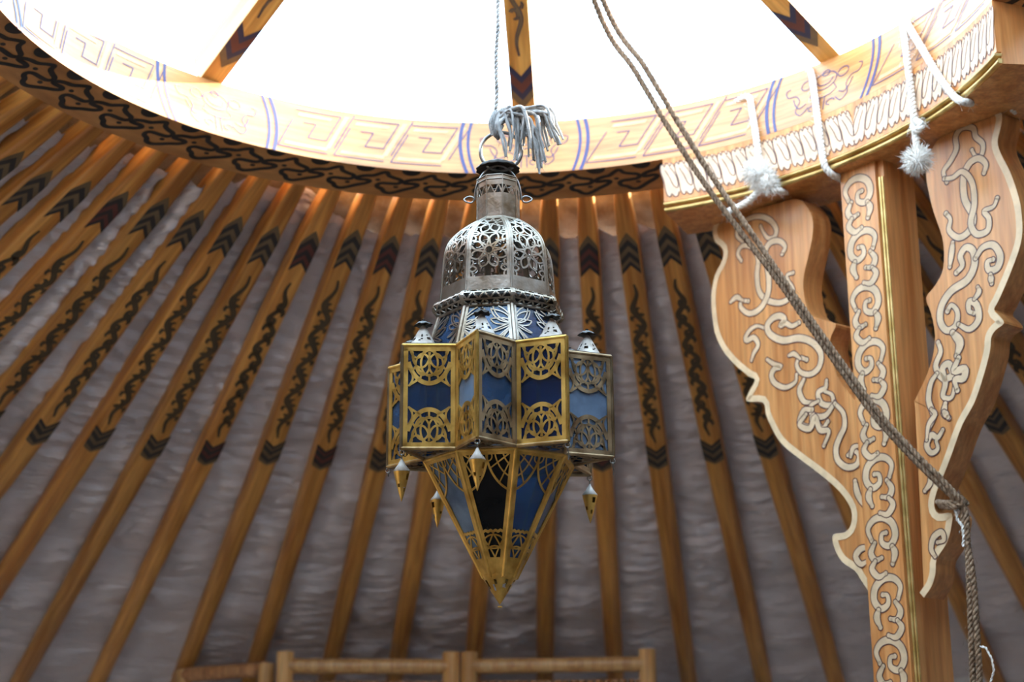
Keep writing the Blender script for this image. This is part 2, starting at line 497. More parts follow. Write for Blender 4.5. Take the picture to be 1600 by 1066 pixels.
def vine(x0, x1, amp, per, wd):
    """undulating stem with a curl in every bend"""
    L = x1 - x0; main = []; n = 110
    for i in range(n + 1):
        t = i / n
        env = min(1, t * 5, (1 - t) * 5); env = env * .8 + .2
        main.append((x0 + L * t, amp * env * sin(2 * pi * per * t + .4)))
    strokes = [(main, lambda t: wd * (.25 + .75 * min(1, t * 8, (1 - t) * 8)))]
    for k in range(int(per * 2)):
        t = (k + .5) / (per * 2) + .01
        if t < .1 or t > .93: continue
        s = 1 if k % 2 == 0 else -1
        xc = x0 + L * t; pts = []
        for i in range(22):
            a = i / 21 * 4.6; r = .0105 * (1 - .62 * i / 21)
            pts.append((xc - .004 + r * cos(a - 1.0) * 1.5, -s * (.0035 - r * sin(a - 1.0) * .85)))
        strokes.append((pts, lambda q: wd * .9 * (1.05 - .5 * q)))
        strokes.append(([(xc + .012, s * amp * .9), (xc + .021, s * amp * 1.25), (xc + .028, s * amp * 1.05)], lambda q: wd * .95 * (1 - .8 * q)))
    return strokes
def vine_mesh(x0, x1, amp, per, wd, ink, fill):
    mb = MB()
    for pts, wf in vine(x0, x1, amp, per, wd):
        mb.cur = 0; paint(mb, pts, (lambda q, wf=wf: wf(q) + .0022), pfn, .0008)
        mb.cur = 1; paint(mb, pts, (lambda q, wf=wf: max(.0008, wf(q) - .0006)), pfn, .0012)
    return mb.mesh('painted_vine', [ink, fill])
ME_V = [vine_mesh(.318, .842, .0112, 5.0, .0098, MT['black'], MT['scroll']), vine_mesh(.322, .838, -.0110, 5.5, .0098, MT['black'], MT['scroll'])]

ORD = ['zeroth', 'first', 'second', 'third', 'fourth', 'fifth', 'sixth', 'seventh', 'eighth', 'ninth', 'tenth', 'eleventh', 'twelfth',
       'thirteenth', 'fourteenth', 'fifteenth', 'sixteenth', 'seventeenth', 'eighteenth', 'nineteenth', 'twentieth', 'twenty-first',
       'twenty-second', 'twenty-third', 'twenty-fourth', 'twenty-fifth', 'twenty-sixth', 'twenty-seventh', 'twenty-eighth',
       'twenty-ninth', 'thirtieth', 'thirty-first', 'thirty-second', 'thirty-third', 'thirty-fourth']
P_FIRST, P_LAST = -7, 20
def build_pole(i):
    a = PH - DN * i; jit = random.Random(i * 7 + 3)
    da = jit.uniform(-.004, .004)
    T = V((CX + .84 * cos(a), CY + .84 * sin(a), CZ + ZP))
    B = V((CX + RW * cos(a + DE + da), CY + RW * sin(a + DE + da), CZ + ZP - KSL * (RW - .84)))
    X = (B - T).normalized(); Y = X.cross(V((0, 0, 1))).normalized(); Z = X.cross(Y)
    if Z.z > 0: Y = -Y; Z = X.cross(Y)
    mw = Matrix.Identity(4)
    for r in range(3): mw[r][0] = X[r]; mw[r][1] = Y[r]; mw[r][2] = Z[r]; mw[r][3] = T[r]
    root = link('roof_pole', POLE, None, None, mw)
    if P_FIRST <= i <= P_LAST:
        tag(root, 'orange roof pole with painted black vine, %s from the left' % ORD[i - P_FIRST + 1], 'roof pole', 'painted roof poles')
    else:
        tag(root, 'orange roof pole out beyond the %s edge of the picture' % ('left' if i < 0 else 'right'), 'roof pole', 'roof poles beyond the %s edge' % ('left' if i < 0 else 'right'))
    sh = jit.uniform(-.012, .012)
    off = Matrix.Translation((sh, 0, 0))
    mid = 'maroon' if i in (5, 10, 3, -2, 15) else 'brown'
    link('painted_arch', ME_TIP, root, None, off); link('painted_arch', ME_LTIP, root, None, off)
    for key in ('u', 'l'):
        link('painted_chevron', ME_CH[key, 'black', 'black'], root, None, off)
        link('painted_chevron', ME_CH[key, 'mid', mid], root, None, off)
    link('painted_vine', ME_V[0 if i % 3 else 1], root, None, off)
for i in range(P_FIRST - 4, P_LAST + 7):
    build_pole(i)

# ------------------------------------------------------------------ crown ring
crown = empty('skylight_ring', C)
tag(crown, 'round wooden crown ring with painted key pattern and rising spokes open to the sky', 'crown ring')
def loc(p): return V(p) - C
mb = MB(); rows = []; n = 256
sec = [(RIN, 0), (RTOP, HT), (RTOP + .06, HT + .012), (ROUT + .008, .09), (ROUT, -.019), (RIN, 0)]
for k in range(n + 1):
    a = 2 * pi * k / n
    rows.append([loc(pol(a, r, z)) for r, z in sec])
grid(mb, rows, False, False)
rim = mb.build('rim', MT['crown'], crown)
slant = (RTOP - RIN) / HT
def inner(u, v, h):           # u: azimuth (rad), v: height above lower edge
    return loc(pol(u, RIN + slant * v - h, v))
def under(u, v, h):           # u: azimuth, v: 0 inner edge .. 1 outer edge
    return loc(pol(u, RIN + (ROUT - RIN) * v, -.019 * v - h))

SP0 = R(3.6)
def spin(a): return Matrix.Rotation(-a, 4, 'Z')      # azimuth runs clockwise
# cloud scroll on the underside
NCL = 54; DA = 2 * pi / NCL
raw = [(350, 545), (370, 522), (430, 512), (500, 512), (560, 492), (612, 484), (640, 518), (690, 542), (758, 566), (772, 588), (742, 604),
       (680, 600), (600, 592), (566, 606), (578, 632), (620, 652), (650, 682), (700, 697), (760, 686), (820, 668), (895, 652), (932, 632),
       (900, 616), (840, 610), (795, 600)]
cl = [((x - 350) / 445, (y - (428 + (x - 350) * .14)) / 236) for x, y in raw]
cl = smooth_line([(p[0], p[1], 0) for p in cl], 4)
um = DA * .8; vm = .095 * .86
fm = lambda u, v, h: under(u / um * DA, .06 + v / vm * .86, h)
mb = MB(); paint(mb, [(p.x * um, p.y * vm) for p in cl], .0096, fm, .0007)
for (dx, dy) in ((.46, .42), (.87, .655)):
    paint_poly(mb, [(dx * um + .0052 * cos(q * pi / 5), dy * vm + .0042 * sin(q * pi / 5)) for q in range(10)], fm, .0008)
CLM = mb.mesh('painted_cloud', MT['black'])
mb = MB(); paint_poly(mb, [(.10 * um + .0195 * cos(q * pi / 12), -.060 * vm + .017 * sin(q * pi / 12)) for q in range(13)], fm, .0008)
HDM = mb.mesh('painted_half_disc', MT['black'])
for k in range(NCL):
    link('painted_cloud', CLM, crown, None, spin(k * DA)); link('painted_half_disc', HDM, crown, None, spin(k * DA))

# inner face: emblems, curved double stripes, key fret
f0 = lambda x, y, h: inner(x / .77, y, h)
STM = {}
for sg in (-1, 1):
    for off, wd in ((.098, .0056), (.113, .0068)):
        mb = MB()
        paint(mb, [(sg * (off + .010 * (1 - ((t - .55) * 2) ** 2)), HT * t) for t in [i / 14 for i in range(15)]], wd, f0, .0008)
        STM[sg, off] = mb.mesh('painted_stripe', MT['blue'])
mb = MB()
E_ = [arc(0, .075, .026, 0, 2 * pi, 20, .018), arc(0, .078, .017, pi, 2 * pi, 12, .012), arc(0, .092, .008, 0, 2 * pi, 12, .006),
      [(-.022, .062), (-.030, .050), (-.018, .042), (0, .040), (.018, .042), (.030, .050), (.022, .062)],
      [(-.005, .040), (-.006, .012)], [(.005, .040), (.006, .012)]]
for sg in (-1, 1):
    E_ += [[p[:2] for p in smooth_line([(sg * .030, .030, 0), (sg * .045, .018, 0), (sg * .058, .030, 0), (sg * .052, .050, 0), (sg * .062, .064, 0), (sg * .078, .066, 0), (sg * .084, .080, 0), (sg * .075, .084, 0)], 5)],
           [p[:2] for p in smooth_line([(sg * .036, .040, 0), (sg * .050, .034, 0), (sg * .060, .044, 0), (sg * .066, .058, 0)], 5)],
           arc(sg * .040, .080, .012, 0, 2 * pi, 14, .010), arc(sg * .020, .024, .009, 0, pi * 1.5, 10, .006)]
for e in E_: paint(mb, e, .0019, f0, .0008)
EMB = mb.mesh('painted_emblem', MT['line'])
mb = MB()
kwd = R(25.0) / 3 * .77; ksh = .058
g = lambda u, v, h: inner(((u / kwd - .5) * kwd + ksh * (.5 - v / HT)) / .77, HT * (.93 - v / HT * .88), h)
def seg_pts(p, r): return [((p[0] + (r[0] - p[0]) * t / 4) * kwd, (p[1] + (r[1] - p[1]) * t / 4) * HT) for t in range(5)]
for pl in ([(.06, .06), (.84, .06), (.84, .62)], [(.10, .28), (.10, .92), (.98, .92)],
           [(.30, .32), (.52, .32), (.52, .64), (.86, .64)], [(1.04, -.02), (1.04, .78)]):
    for (p, r) in zip(pl, pl[1:]): paint(mb, seg_pts(p, r), .0022, g, .0009)
mb.cur = 1
for p, r in ([(.18, .83), (.94, .83)], [(.14, .16), (.72, .16)], [(.94, .04), (.94, .80)]): paint(mb, seg_pts(p, r), .009, g, .0006)
KEY = mb.mesh('painted_key', [MT['line'], MT['keyband']])
for s_ in range(8):
    a0 = SP0 + s_ * pi / 4
    for me in STM.values(): link('painted_stripe', me, crown, None, spin(a0))
    link('painted_emblem', EMB, crown, None, spin(a0))
    for q in range(3): link('painted_key', KEY, crown, None, spin(a0 + R(10.0) + R(25.0) * (q + .5) / 3))

# spokes
HUBZ, HUBR = .43, .10
spk = MB(); L_SP = hypot(RTOP + .02 - HUBR, HUBZ - HT) 
box(spk, (L_SP / 2, 0, -.0275), L_SP, .044, .055)
SPM = spk.mesh('spoke', MT['spoke'])
sch = {}
for a, b, mt in ((.045, .066, 'brown'), (.066, .083, 'navy'), (.083, .108, 'maroon'), (.108, .126, 'navy')):
    mm = sch.setdefault(mt, MB())
    for sg in (-1, 1):
        mm.add([(a, 0, .0009), (a + .030, sg * .0215, .0009), (b + .030, sg * .0215, .0009), (b, 0, .0009)], [(0, 1, 2, 3)])
SCH = [m_.mesh('painted_chevron', MT[k]) for k, m_ in sch.items()]
SVM = vine_mesh(.175, L_SP - .04, .0095, 4.5, .0062, MT['navy'], MT['brown'])
for s in range(8):
    a = SP0 + s * pi / 4
    p0 = loc(pol(a, RTOP + .012, HT - .002)); p1 = loc(pol(a, HUBR, HUBZ))
    X = (p1 - p0).normalized(); Y = X.cross(V((0, 0, 1))).normalized(); Z = X.cross(Y)
    if Z.z > 0: Y = -Y; Z = X.cross(Y)
    mw = Matrix.Identity(4)
    for r in range(3): mw[r][0] = X[r]; mw[r][1] = Y[r]; mw[r][2] = Z[r]; mw[r][3] = p0[r]
    o = link('spoke', SPM, crown, None, mw)
    for me in SCH: link('painted_chevron', me, o)
    link('painted_vine', SVM, o)
mb = MB(); lathe(mb, [(0, .39), (.10, .39), (.125, .41), (.125, .47), (.10, .49), (0, .49)], 32, (0, 0, 0), 0, False)
mb.build('hub', MT['spoke'], crown)

# ------------------------------------------------------------------ pillar: post, two brackets, curved header
PA = R(52.0); PN = V((sin(PA), cos(PA), 0)); PT = V((cos(PA), -sin(PA), 0)); RP = .785
PO = V((CX, CY, 0)) + PN * RP
pil = empty('roof_pillar', (PO.x, PO.y, 0))
tag(pil, 'pine pillar with two scroll-edged brackets holding up the crown ring', 'pillar')
def pl2(x, y, back=0):        # pixel -> (s, z) on the front plane of the brackets (set back by `back`)
    D = ray(x, y); P = EYE + D * ((PN.dot(PO - EYE) + back) / PN.dot(D))
    return ((P - PO).dot(PT), P.z)
def plane(s, z, h):           # h towards the room
    return V((PT.x * s - PN.x * h, PT.y * s - PN.y * h, z))
HB = CZ - .105                # underside of the header
# header: arc block
A0, A1 = R(24.0), R(84.5); NH = 60
def hdr(u, z, h): return pol(u, RIN - .001 - h, z) - V((PO.x, PO.y, 0))
mb = MB(); rows = []
for k in range(NH + 1):
    a = A0 + (A1 - A0) * k / NH
    rows.append([pol(a, r, z) - V((PO.x, PO.y, 0)) for r, z in ((RIN - .001, -.001), (RIN - .001, -.086), (RIN + .006, -.086), (RIN + .006, -.105), (RIN + .135, -.105), (RIN + .135, -.020), (RIN - .001, -.001))])
grid(mb, rows, False, False)
mb.add(rows[0][:6], [(0, 1, 2, 3, 4, 5)]); mb.add(rows[-1][:6], [(5, 4, 3, 2, 1, 0)])
header = mb.build('header', MT['post'], pil)
mb = MB()
for z0, z1, r0 in ((-.088, -.0925, RIN - .005), (-.0965, -.104, RIN - .001)):
    rows = []
    for k in range(NH + 1):
        a = A0 + (A1 - A0) * k / NH
        zm = (z0 + z1) / 2
        rows.append([pol(a, r, z) - V((PO.x, PO.y, 0)) for r, z in ((RIN + .008, z0), (r0 + .002, z0), (r0, zm), (r0 + .002, z1), (RIN + .008, z1))])
    grid(mb, rows, False, True)
    mb.add(rows[0], [(0, 1, 2, 3, 4)]); mb.add(rows[-1], [(4, 3, 2, 1, 0)])
mb.build('gilt_moulding', MT['gold'], header, 'thin double gilt moulding')
# lotus petals on the header
NP = 28; dpa = (A1 - A0) / NP
AM = (A0 + A1) / 2
for k in range(NP):
    c = A0 + (k + .5) * dpa; sg = 1 if c > AM else -1
    wd = dpa * RIN * 1.08; mb = MB()
    g = lambda x, y, h, c=c, sg=sg: hdr(c + sg * (x + .010 * (y + .044) / .05) / RIN, y, h)
    body = [(-.42, -.020), (-.30, -.013), (-.10, -.011), (.05, -.014), (.20, -.011), (.40, -.014), (.47, -.026), (.40, -.045), (.43, -.060), (.46, -.070), (.30, -.077), (.10, -.074), (-.10, -.078), (-.32, -.074), (-.45, -.064), (-.47, -.040)]
    body = smooth_line([(p[0] * wd, p[1], 0) for p in body], 3, True)
    paint_poly(mb, [(p.x, p.y) for p in body], g, .0007)
    mb.cur = 1
    for pl in ([(-.46, -.026), (-.40, -.015), (-.28, -.012), (-.16, -.018), (-.08, -.012), (.08, -.010), (.18, -.017), (.26, -.012), (.42, -.015), (.49, -.028), (.44, -.046), (.46, -.062), (.42, -.073), (.28, -.078), (.12, -.072), (-.02, -.079), (-.20, -.078), (-.36, -.070)],
               [(.20, -.024), (.02, -.040), (-.10, -.056), (-.30, -.062), (-.42, -.054), (-.40, -.038), (-.22, -.024), (-.12, -.020)]):
        paint(mb, [(p.x, p.y) for p in smooth_line([(q[0] * wd, q[1], 0) for q in pl], 4)], .0016, g, .0012)
    mb.build('painted_petal', [MT['white'], MT['outline']], header)
# cloud mark on the end grain of the header
# post
sL0, _ = pl2(1318, 300); sL1, _ = pl2(1369, 1060); sR0, _ = pl2(1385, 300); sR1, _ = pl2(1435, 1060)
SL, SR = (sL0 + sL1) / 2, (sR0 + sR1) / 2
mb = MB(); DP = .082
def prism_post(mb, s0, s1, z0, z1, h0, h1):
    a = [plane(s, z, h) for z in (z0, z1) for s, h in ((s0, h0), (s1, h0), (s1, h1), (s0, h1))]
    mb.add(a, [(0, 1, 2, 3), (4, 7, 6, 5), (0, 4, 5, 1), (1, 5, 6, 2), (2, 6, 7, 3), (3, 7, 4, 0)])
prism_post(mb, SL, SR - .012, 0, HB, -DP, .006)
prism_post(mb, SR - .0125, SR, 0, HB, -DP, -.002)
post = mb.build('post', MT['post'], pil)
mb = MB()
for s_, r_ in ((SR - .0085, .0030), (SR - .0025, .0022)):
    tube(mb, [plane(s_, 0.02, -.001), plane(s_, HB - .030, -.001)], r_, 8)
mb.build('gilt_bead', MT['gold'], post, 'thin gilt bead along the post edge')

LB = [(1121, 340), (1114, 359), (1117.5, 377.6), (1130, 390), (1128.8, 407.6), (1117.5, 430), (1112, 460), (1113, 490), (1117.5, 520), (1128.8, 546), (1147.5, 569), (1170, 588),
      (1180, 594), (1172, 610), (1167, 627), (1192.6, 629), (1197, 647), (1204, 664), (1220, 692), (1248, 716), (1280, 740), (1312, 768), (1330, 796), (1330, 820), (1320, 832),
      (1302, 836), (1304, 856), (1316, 878), (1336, 892), (1344, 904), (1352, 916), (1364, 932)]
LBR = [(1345, 636), (1327.6, 616), (1312, 595), (1301, 569), (1296, 543), (1299, 524), (1306, 507), (1290, 501), (1267.6, 494), (1260, 479), (1255.6, 456), (1256, 430), (1264, 396), (1269.5, 366), (1269, 340), (1258, 320), (1241, 311), (1200, 322), (1155, 331)]
RBL = [(1444, 934), (1438, 800), (1430, 640), (1429, 627), (1446, 591), (1457, 558), (1461, 524), (1455, 490), (1447, 466), (1459, 449), (1472, 426), (1475, 400), (1472, 370), (1459, 332), (1451.5, 302), (1447, 275), (1449, 258), (1457, 232), (1470, 214), (1504, 191), (1545, 171)]
RBR = [(1560, 168), (1566, 180), (1564, 199), (1559, 221), (1564, 240), (1579, 270), (1592, 308), (1597, 338), (1597, 372), (1586.6, 407.6), (1571.6, 445), (1560, 471), (1553.5, 484), (1562, 494), (1569, 505), (1556, 516), (1549, 528), (1547, 550), (1536, 591), (1523, 629),
       (1504, 664), (1488, 708), (1476, 740), (1464, 768), (1460, 790), (1467, 803), (1487, 802), (1487, 822), (1480, 848), (1464, 874), (1462, 896), (1456, 916), (1444, 934)]
TB = .048
def soften(pts, sharp=()):
    return [p for p in smooth_line([(x, y, 0) for x, y in pts], 3)]
def bracket(outline, border, flip):
    q = [pl2(p.x, p.y) for p in outline]
    q = [(s, min(z, HB - .001)) for s, z in q]
    mb = MB(); extrude_outline(mb, q, plane, -TB, 0)
    o = mb.build('bracket', MT['post'], pil)
    bmb = MB()
    b2 = [pl2(p.x, p.y) for p in border]
    n = len(b2); Lr = []
    for i in range(n):
        a = V(b2[max(0, i - 1)]); b = V(b2[min(n - 1, i + 1)]); d = (b - a).normalized()
        nn = V((-d.y, d.x)) * flip
        Lr.append([plane(*b2[i], .0007), plane(b2[i][0] + nn.x * .0115, b2[i][1] + nn.y * .0115, .0007)])
    grid(bmb, Lr, False, False)
    bmb.build('painted_border', MT['border'], o, 'cream painted border')
    return o
# left bracket: closed by the post's left edge
lo_ = soften(LB); lr_ = soften(LBR)
edge = [V((1358, 800, 0))]
bl = bracket(lo_ + edge + lr_, lo_, 1)
rl_ = soften(RBL); rr_ = soften(RBR)
br = bracket(rl_ + rr_[:-1], rr_, -1)

def stroke(mb, q, shape, h, edge=.0034):
    """painted stroke with a dark outline and round ends (materials 0 fill, 1 outline)"""
    for mi_, ex, hh in ((1, edge, h), (0, 0, h + .00002)):
        mb.cur = mi_
        paint(mb, q, (lambda t: shape(t) + ex), plane, hh)
        for e in (0, -1):
            r = shape(0 if e == 0 else 1) / 2 * 1.2 + ex / 2
            paint_poly(mb, [(q[e][0] + r * cos(2 * pi * j / 12), q[e][1] + r * sin(2 * pi * j / 12)) for j in range(12)], plane, hh)
def scrolls(strokes, parent, width=.0112):
    for k, (pts, wf) in enumerate(strokes):
        q = smooth_line([(*pl2(*p), 0) for p in pts], 5); q = [(p.x, p.y) for p in q]
        mb = MB()
        stroke(mb, q, (lambda t: width * wf * (.62 + .48 * sin(pi * min(1, t * 1.1)) ** .8)), .0007 + .00004 * k)
        mb.build('painted_scroll', [MT['pale'], MT['outline']], parent)
def c4(pts): return [(1080 + x / 2.665, 280 + y / 2.665) for x, y in pts]
def c5(pts): return [(1180 + x / 2.502, 640 + y / 2.502) for x, y in pts]
def c3(pts): return [(1020 + x / 2.665, y / 2.665) for x, y in pts]
scrolls([
    (c4([(215, 262), (190, 232), (205, 192), (240, 165), (285, 155), (330, 172), (355, 208), (348, 240), (322, 246), (302, 222), (290, 195)]), .8),
    (c4([(210, 340), (195, 310), (215, 278), (255, 285), (280, 330), (275, 400), (285, 470), (320, 505), (370, 515), (410, 495), (425, 460), (405, 425), (400, 400), (425, 390)]), .85),
    (c4([(380, 312), (392, 282), (368, 258), (330, 265), (308, 310), (322, 390), (322, 470), (292, 535), (245, 560), (208, 535), (212, 508), (238, 508)]), .95),
    (c4([(165, 512), (190, 492), (215, 505)]), .8),
    (c4([(252, 755), (262, 725), (280, 690), (262, 660), (235, 672), (228, 660), (245, 630), (275, 612), (310, 622)]), .8),
    (c4([(450, 598), (420, 612), (395, 600), (372, 610), (390, 585), (370, 570), (340, 580), (318, 612), (332, 648), (385, 672), (450, 662), (505, 680), (540, 725), (535, 780), (500, 812), (458, 805), (440, 772), (455, 745), (482, 752)]), 1.0),
    (c4([(318, 752), (345, 770), (375, 782), (350, 788), (335, 818), (352, 852), (395, 868), (435, 845), (440, 815)]), .85),
    (c4([(408, 735), (430, 728), (455, 748)]), .7),
    (c4([(470, 835), (452, 880), (470, 925), (505, 930)]), .85),
    (c4([(565, 840), (560, 870), (530, 890), (545, 935), (590, 940), (588, 900), (560, 885)]), .8),
    (c4([(600, 930), (560, 985), (510, 985), (500, 945), (530, 925)]), .85),
    (c4([(505, 960), (470, 965), (455, 1020), (500, 1035), (510, 985), (545, 1040), (570, 1010)]), 1.0),
    (c4([(600, 935), (635, 975), (640, 1030), (620, 1075), (605, 1120), (612, 1170), (650, 1200), (690, 1190), (700, 1150), (675, 1130), (655, 1150)]), .9),
    (c5([(375, 185), (385, 150), (412, 140)]), .7),
    (c5([(392, 280), (402, 330), (430, 382)]), .9),
    (c5([(200, 20), (175, 60), (215, 75), (235, 30), (255, 80), (290, 85), (270, 142)]), .9),
    (c5([(448, 540), (415, 545), (395, 575), (415, 605), (445, 590)]), .9),
], bl)
scrolls([
    (c3([(1225, 760), (1212, 715), (1240, 672), (1265, 620), (1262, 570), (1290, 532), (1335, 535), (1345, 570), (1375, 600), (1370, 645), (1345, 650), (1330, 625)]), .8),
    (c3([(1380, 720), (1388, 685), (1360, 660), (1320, 680), (1295, 740), (1300, 830), (1335, 900), (1320, 960), (1275, 990), (1235, 960), (1240, 915), (1222, 890)]), .95),
    (c3([(1215, 745), (1250, 740), (1290, 715), (1330, 760), (1340, 850), (1325, 930), (1350, 975), (1395, 960), (1400, 910), (1380, 880), (1420, 860), (1435, 825)]), .85),
    (c4([(1090, 265), (1085, 310), (1078, 365)]), .8),
    (c4([(1105, 390), (1130, 360), (1122, 320), (1145, 285), (1175, 300), (1180, 360), (1150, 420), (1085, 465), (1045, 525), (1038, 590), (1065, 630), (1102, 610), (1110, 555), (1085, 525), (1068, 550)]), 1.0),
    (c4([(1185, 330), (1215, 285), (1260, 275), (1288, 320), (1275, 370), (1240, 378), (1235, 345), (1258, 335)]), .95),
    (c4([(1248, 398), (1252, 435)]), .8),
    (c4([(1115, 605), (1160, 625), (1198, 585), (1190, 525), (1160, 510), (1158, 548), (1178, 558)]), .9),
    (c4([(1180, 500), (1200, 470), (1195, 450)]), .7),
    (c4([(1090, 640), (1120, 680), (1108, 735)]), 1.2),
    (c4([(1030, 680), (1040, 720), (1020, 780), (1050, 830), (1090, 815), (1075, 770), (1048, 790), (1060, 850), (1050, 905), (1085, 910), (1100, 860)]), .9),
    (c4([(1115, 745), (1095, 800), (1140, 790), (1135, 830), (1100, 835), (1110, 880)]), 1.0),
    (c4([(1060, 935), (1055, 975), (1075, 995)]), .9),
    (c4([(1025, 810), (1000, 850), (990, 920), (1010, 985), (990, 1040), (985, 1080)]), .8),
    (c5([(735, 80), (715, 110), (690, 100), (672, 140), (690, 170), (715, 155), (710, 125)]), .8),
    (c5([(690, 0), (705, 20), (680, 60), (672, 120)]), .7),
    (c5([(685, 265), (685, 290), (665, 318)]), .8),
    (c5([(740, 10), (755, 30)]), .9),
    (c5([(705, 575), (690, 545), (700, 500), (730, 480), (740, 510), (715, 520)]), .8),
], br)
# running scroll down the post
cs = (SL + SR - .012) / 2; pw = (SR - .012 - SL) / 2 * .80; zt = HB - .020
unit = [([(-.75, .35), (-.95, .16), (-.55, .02), (.1, .0), (.7, .12), (.85, .33), (.45, .48), (-.05, .42), (-.05, .28), (.25, .26)], 1.0),
        ([(.60, .50), (.75, .62), (.55, .78)], 1.0),
        ([(-.55, .40), (-.85, .55), (-.60, .68), (-.15, .66)], .9),
        ([(-.60, .70), (-.85, .82), (-.45, .96), (.05, .92)], .9)]
per = .098; k = 0
while zt - (k + 1) * per > .02:
    fl = 1 if k % 2 == 0 else -1; mb = MB()
    for n_, (pts, wf) in enumerate(unit):
        q = smooth_line([(cs + fl * x * pw, zt - (k + y) * per, 0) for x, y in pts], 5); q = [(p.x, p.y) for p in q]
        stroke(mb, q, (lambda t, wf=wf: .0112 * wf * (.6 + .5 * sin(pi * min(1, t * 1.1)))), .0067 + .00004 * n_, .0034)
    mb.build('painted_scroll', [MT['pale'], MT['outline']], post)
    k += 1

# ------------------------------------------------------------------ lantern
LC = V((-.0182, 2.1548, CAMZ)); TH0 = R(-9.8)
lan = empty('hanging_lantern', LC + V((0, 0, .268)))
tag(lan, 'pierced brass and tin star lantern with blue glass panes hanging on a cord', 'lantern')
LO = V((0, 0, -.268))             # lantern parts use heights above the camera level
def lp(th, r, z): return V((r * sin(th), -r * cos(th), z)) + LO
def tip_a(k): return TH0 + k * pi / 4
def val_a(k): return TH0 + pi / 8 + k * pi / 4
ZT, ZB, RTIP, RVAL = .596, .458, .1533, .1015

def quad_fn(A, B, Cc, D):
    """bilinear panel: u 0..1 across, v 0..1 down; A,B top left/right, D,Cc bottom left/right; h along outward normal"""
    nrm = (B - A).cross(D - A)
    if nrm.length < 1e-9: nrm = (Cc - D).cross(A - D) * -1
    nrm = nrm.normalized()
    mid = (A + B + Cc + D) / 4; ax = V((0, 0, mid.z))
    if nrm.dot(mid - ax) < 0: nrm = -nrm
    def fn(u, v, h): return (A * (1 - u) + B * u) * (1 - v) + (D * (1 - u) + Cc * u) * v + nrm * h
    return fn
def metric(fn, wd, ht): return lambda x, y, h: fn(x / wd, y / ht, h)

def rosette_half(wd, depth, flip):
    """half rosette of interlaced circles hanging from one end of a panel (x across, y from that end)"""
    c = wd / 2; Rr = min(wd * .50, depth)
    out = []
    ok = lambda x, y: .003 < x < wd - .003 and .0008 < y < depth * 1.15
    sy = depth / Rr if Rr else 1
    def add(pts, w): out.extend((r, w) for r in clip_runs(pts, ok))
    add(arc(c, 0, Rr * .97, 0, pi, 40, Rr * .97 * sy), .0044)
    add(arc(c, 0, Rr * .74, 0, pi, 36, Rr * .74 * sy), .0022)
    for a in (R(25), R(90), R(155)):
        add(arc(c + Rr * .40 * cos(a), Rr * .40 * sin(a) * sy, Rr * .36, 0, 2 * pi, 28, Rr * .36 * sy), .0020)
    for a in (R(-5), R(57), R(123), R(185)):
        add(arc(c + Rr * .52 * cos(a), Rr * .52 * sin(a) * sy, Rr * .30, 0, 2 * pi, 26, Rr * .30 * sy), .0019)
    for a in (R(40), R(65), R(90), R(115), R(140)):
        add([(c + Rr * q * cos(a), Rr * q * sin(a) * sy) for q in (.72, .86, .97)], .0020)
    for sg in (-1, 1):             # leaf in the corner beside the rosette
        add([(c + sg * wd * (.5 - .03 - .12 * sin(pi * t)), depth * (.50 + .60 * t)) for t in [i / 12 for i in range(13)]], .0020)
        add([(c + sg * wd * (.5 - .03 - .26 * t), depth * (1.06 - .22 * t)) for t in [i / 6 for i in range(7)]], .0022)
    return out

def star_face(A, B, Cc, D, metal, pane):
    fn0 = quad_fn(A, B, Cc, D); wd, ht = (B - A).length, (D - A).length
    fn = metric(fn0, wd, ht)
    mb = MB()
    rr = .0026
    for p, q in ((A, B), (D, Cc), (A, D), (B, Cc)):
        tube(mb, [p, q], rr, 8)
    for pts in ([(.0045, 0), (.0045, ht)], [(wd - .0045, 0), (wd - .0045, ht)], [(0, .0045), (wd, .0045)], [(0, ht - .0045), (wd, ht - .0045)]):
        fret(mb, pts, .0065, fn, -.0004, .0012)
    fr = mb.build('star_face', metal, lan)
    mb = MB(); iw, ih = wd - .010, ht - .010; dpt = ih * .375
    for pts, w_ in rosette_half(iw, dpt, False):
        fret(mb, [(x + .005, y + .005) for x, y in pts], w_ * 1.3, fn, 0, .0011)
    mb.build('fretwork', metal, fr)
    mb = MB()
    for pts, w_ in rosette_half(iw, dpt, False):
        fret(mb, [(x + .005, ht - .005 - y) for x, y in pts], w_ * 1.3, fn, 0, .0011)
    mb.build('fretwork', metal, fr)
    mb = MB(); q = [(.004, .004), (wd - .004, .004), (wd - .004, ht - .004), (.004, ht - .004)]
    extrude_outline(mb, q, fn, -.0022, -.0008)
    mb.build('pane', pane, fr)
def dirn(th): return (math.degrees(th) + 180) % 360 - 180
for k in range(8):
    a, v0, v1 = tip_a(k), val_a(k - 1), val_a(k)
    for side, (x, y) in enumerate(((v0, a), (a, v1))):
        rx, ry = (RVAL, RTIP) if side == 0 else (RTIP, RVAL)
        P = [lp(x, rx, ZT), lp(y, ry, ZT), lp(y, ry, ZB), lp(x, rx, ZB)]
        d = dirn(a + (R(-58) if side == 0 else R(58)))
        metal = MT['brass'] if -100 < d < 14 else MT['shade_bronze']  # right and back faces take the shaded tone; left-front ones stay plain brass
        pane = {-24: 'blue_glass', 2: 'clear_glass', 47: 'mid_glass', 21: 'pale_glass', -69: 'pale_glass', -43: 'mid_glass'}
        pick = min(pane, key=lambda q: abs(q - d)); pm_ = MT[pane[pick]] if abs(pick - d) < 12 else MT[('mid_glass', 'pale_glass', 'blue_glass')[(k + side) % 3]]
        star_face(*P, metal, pm_)
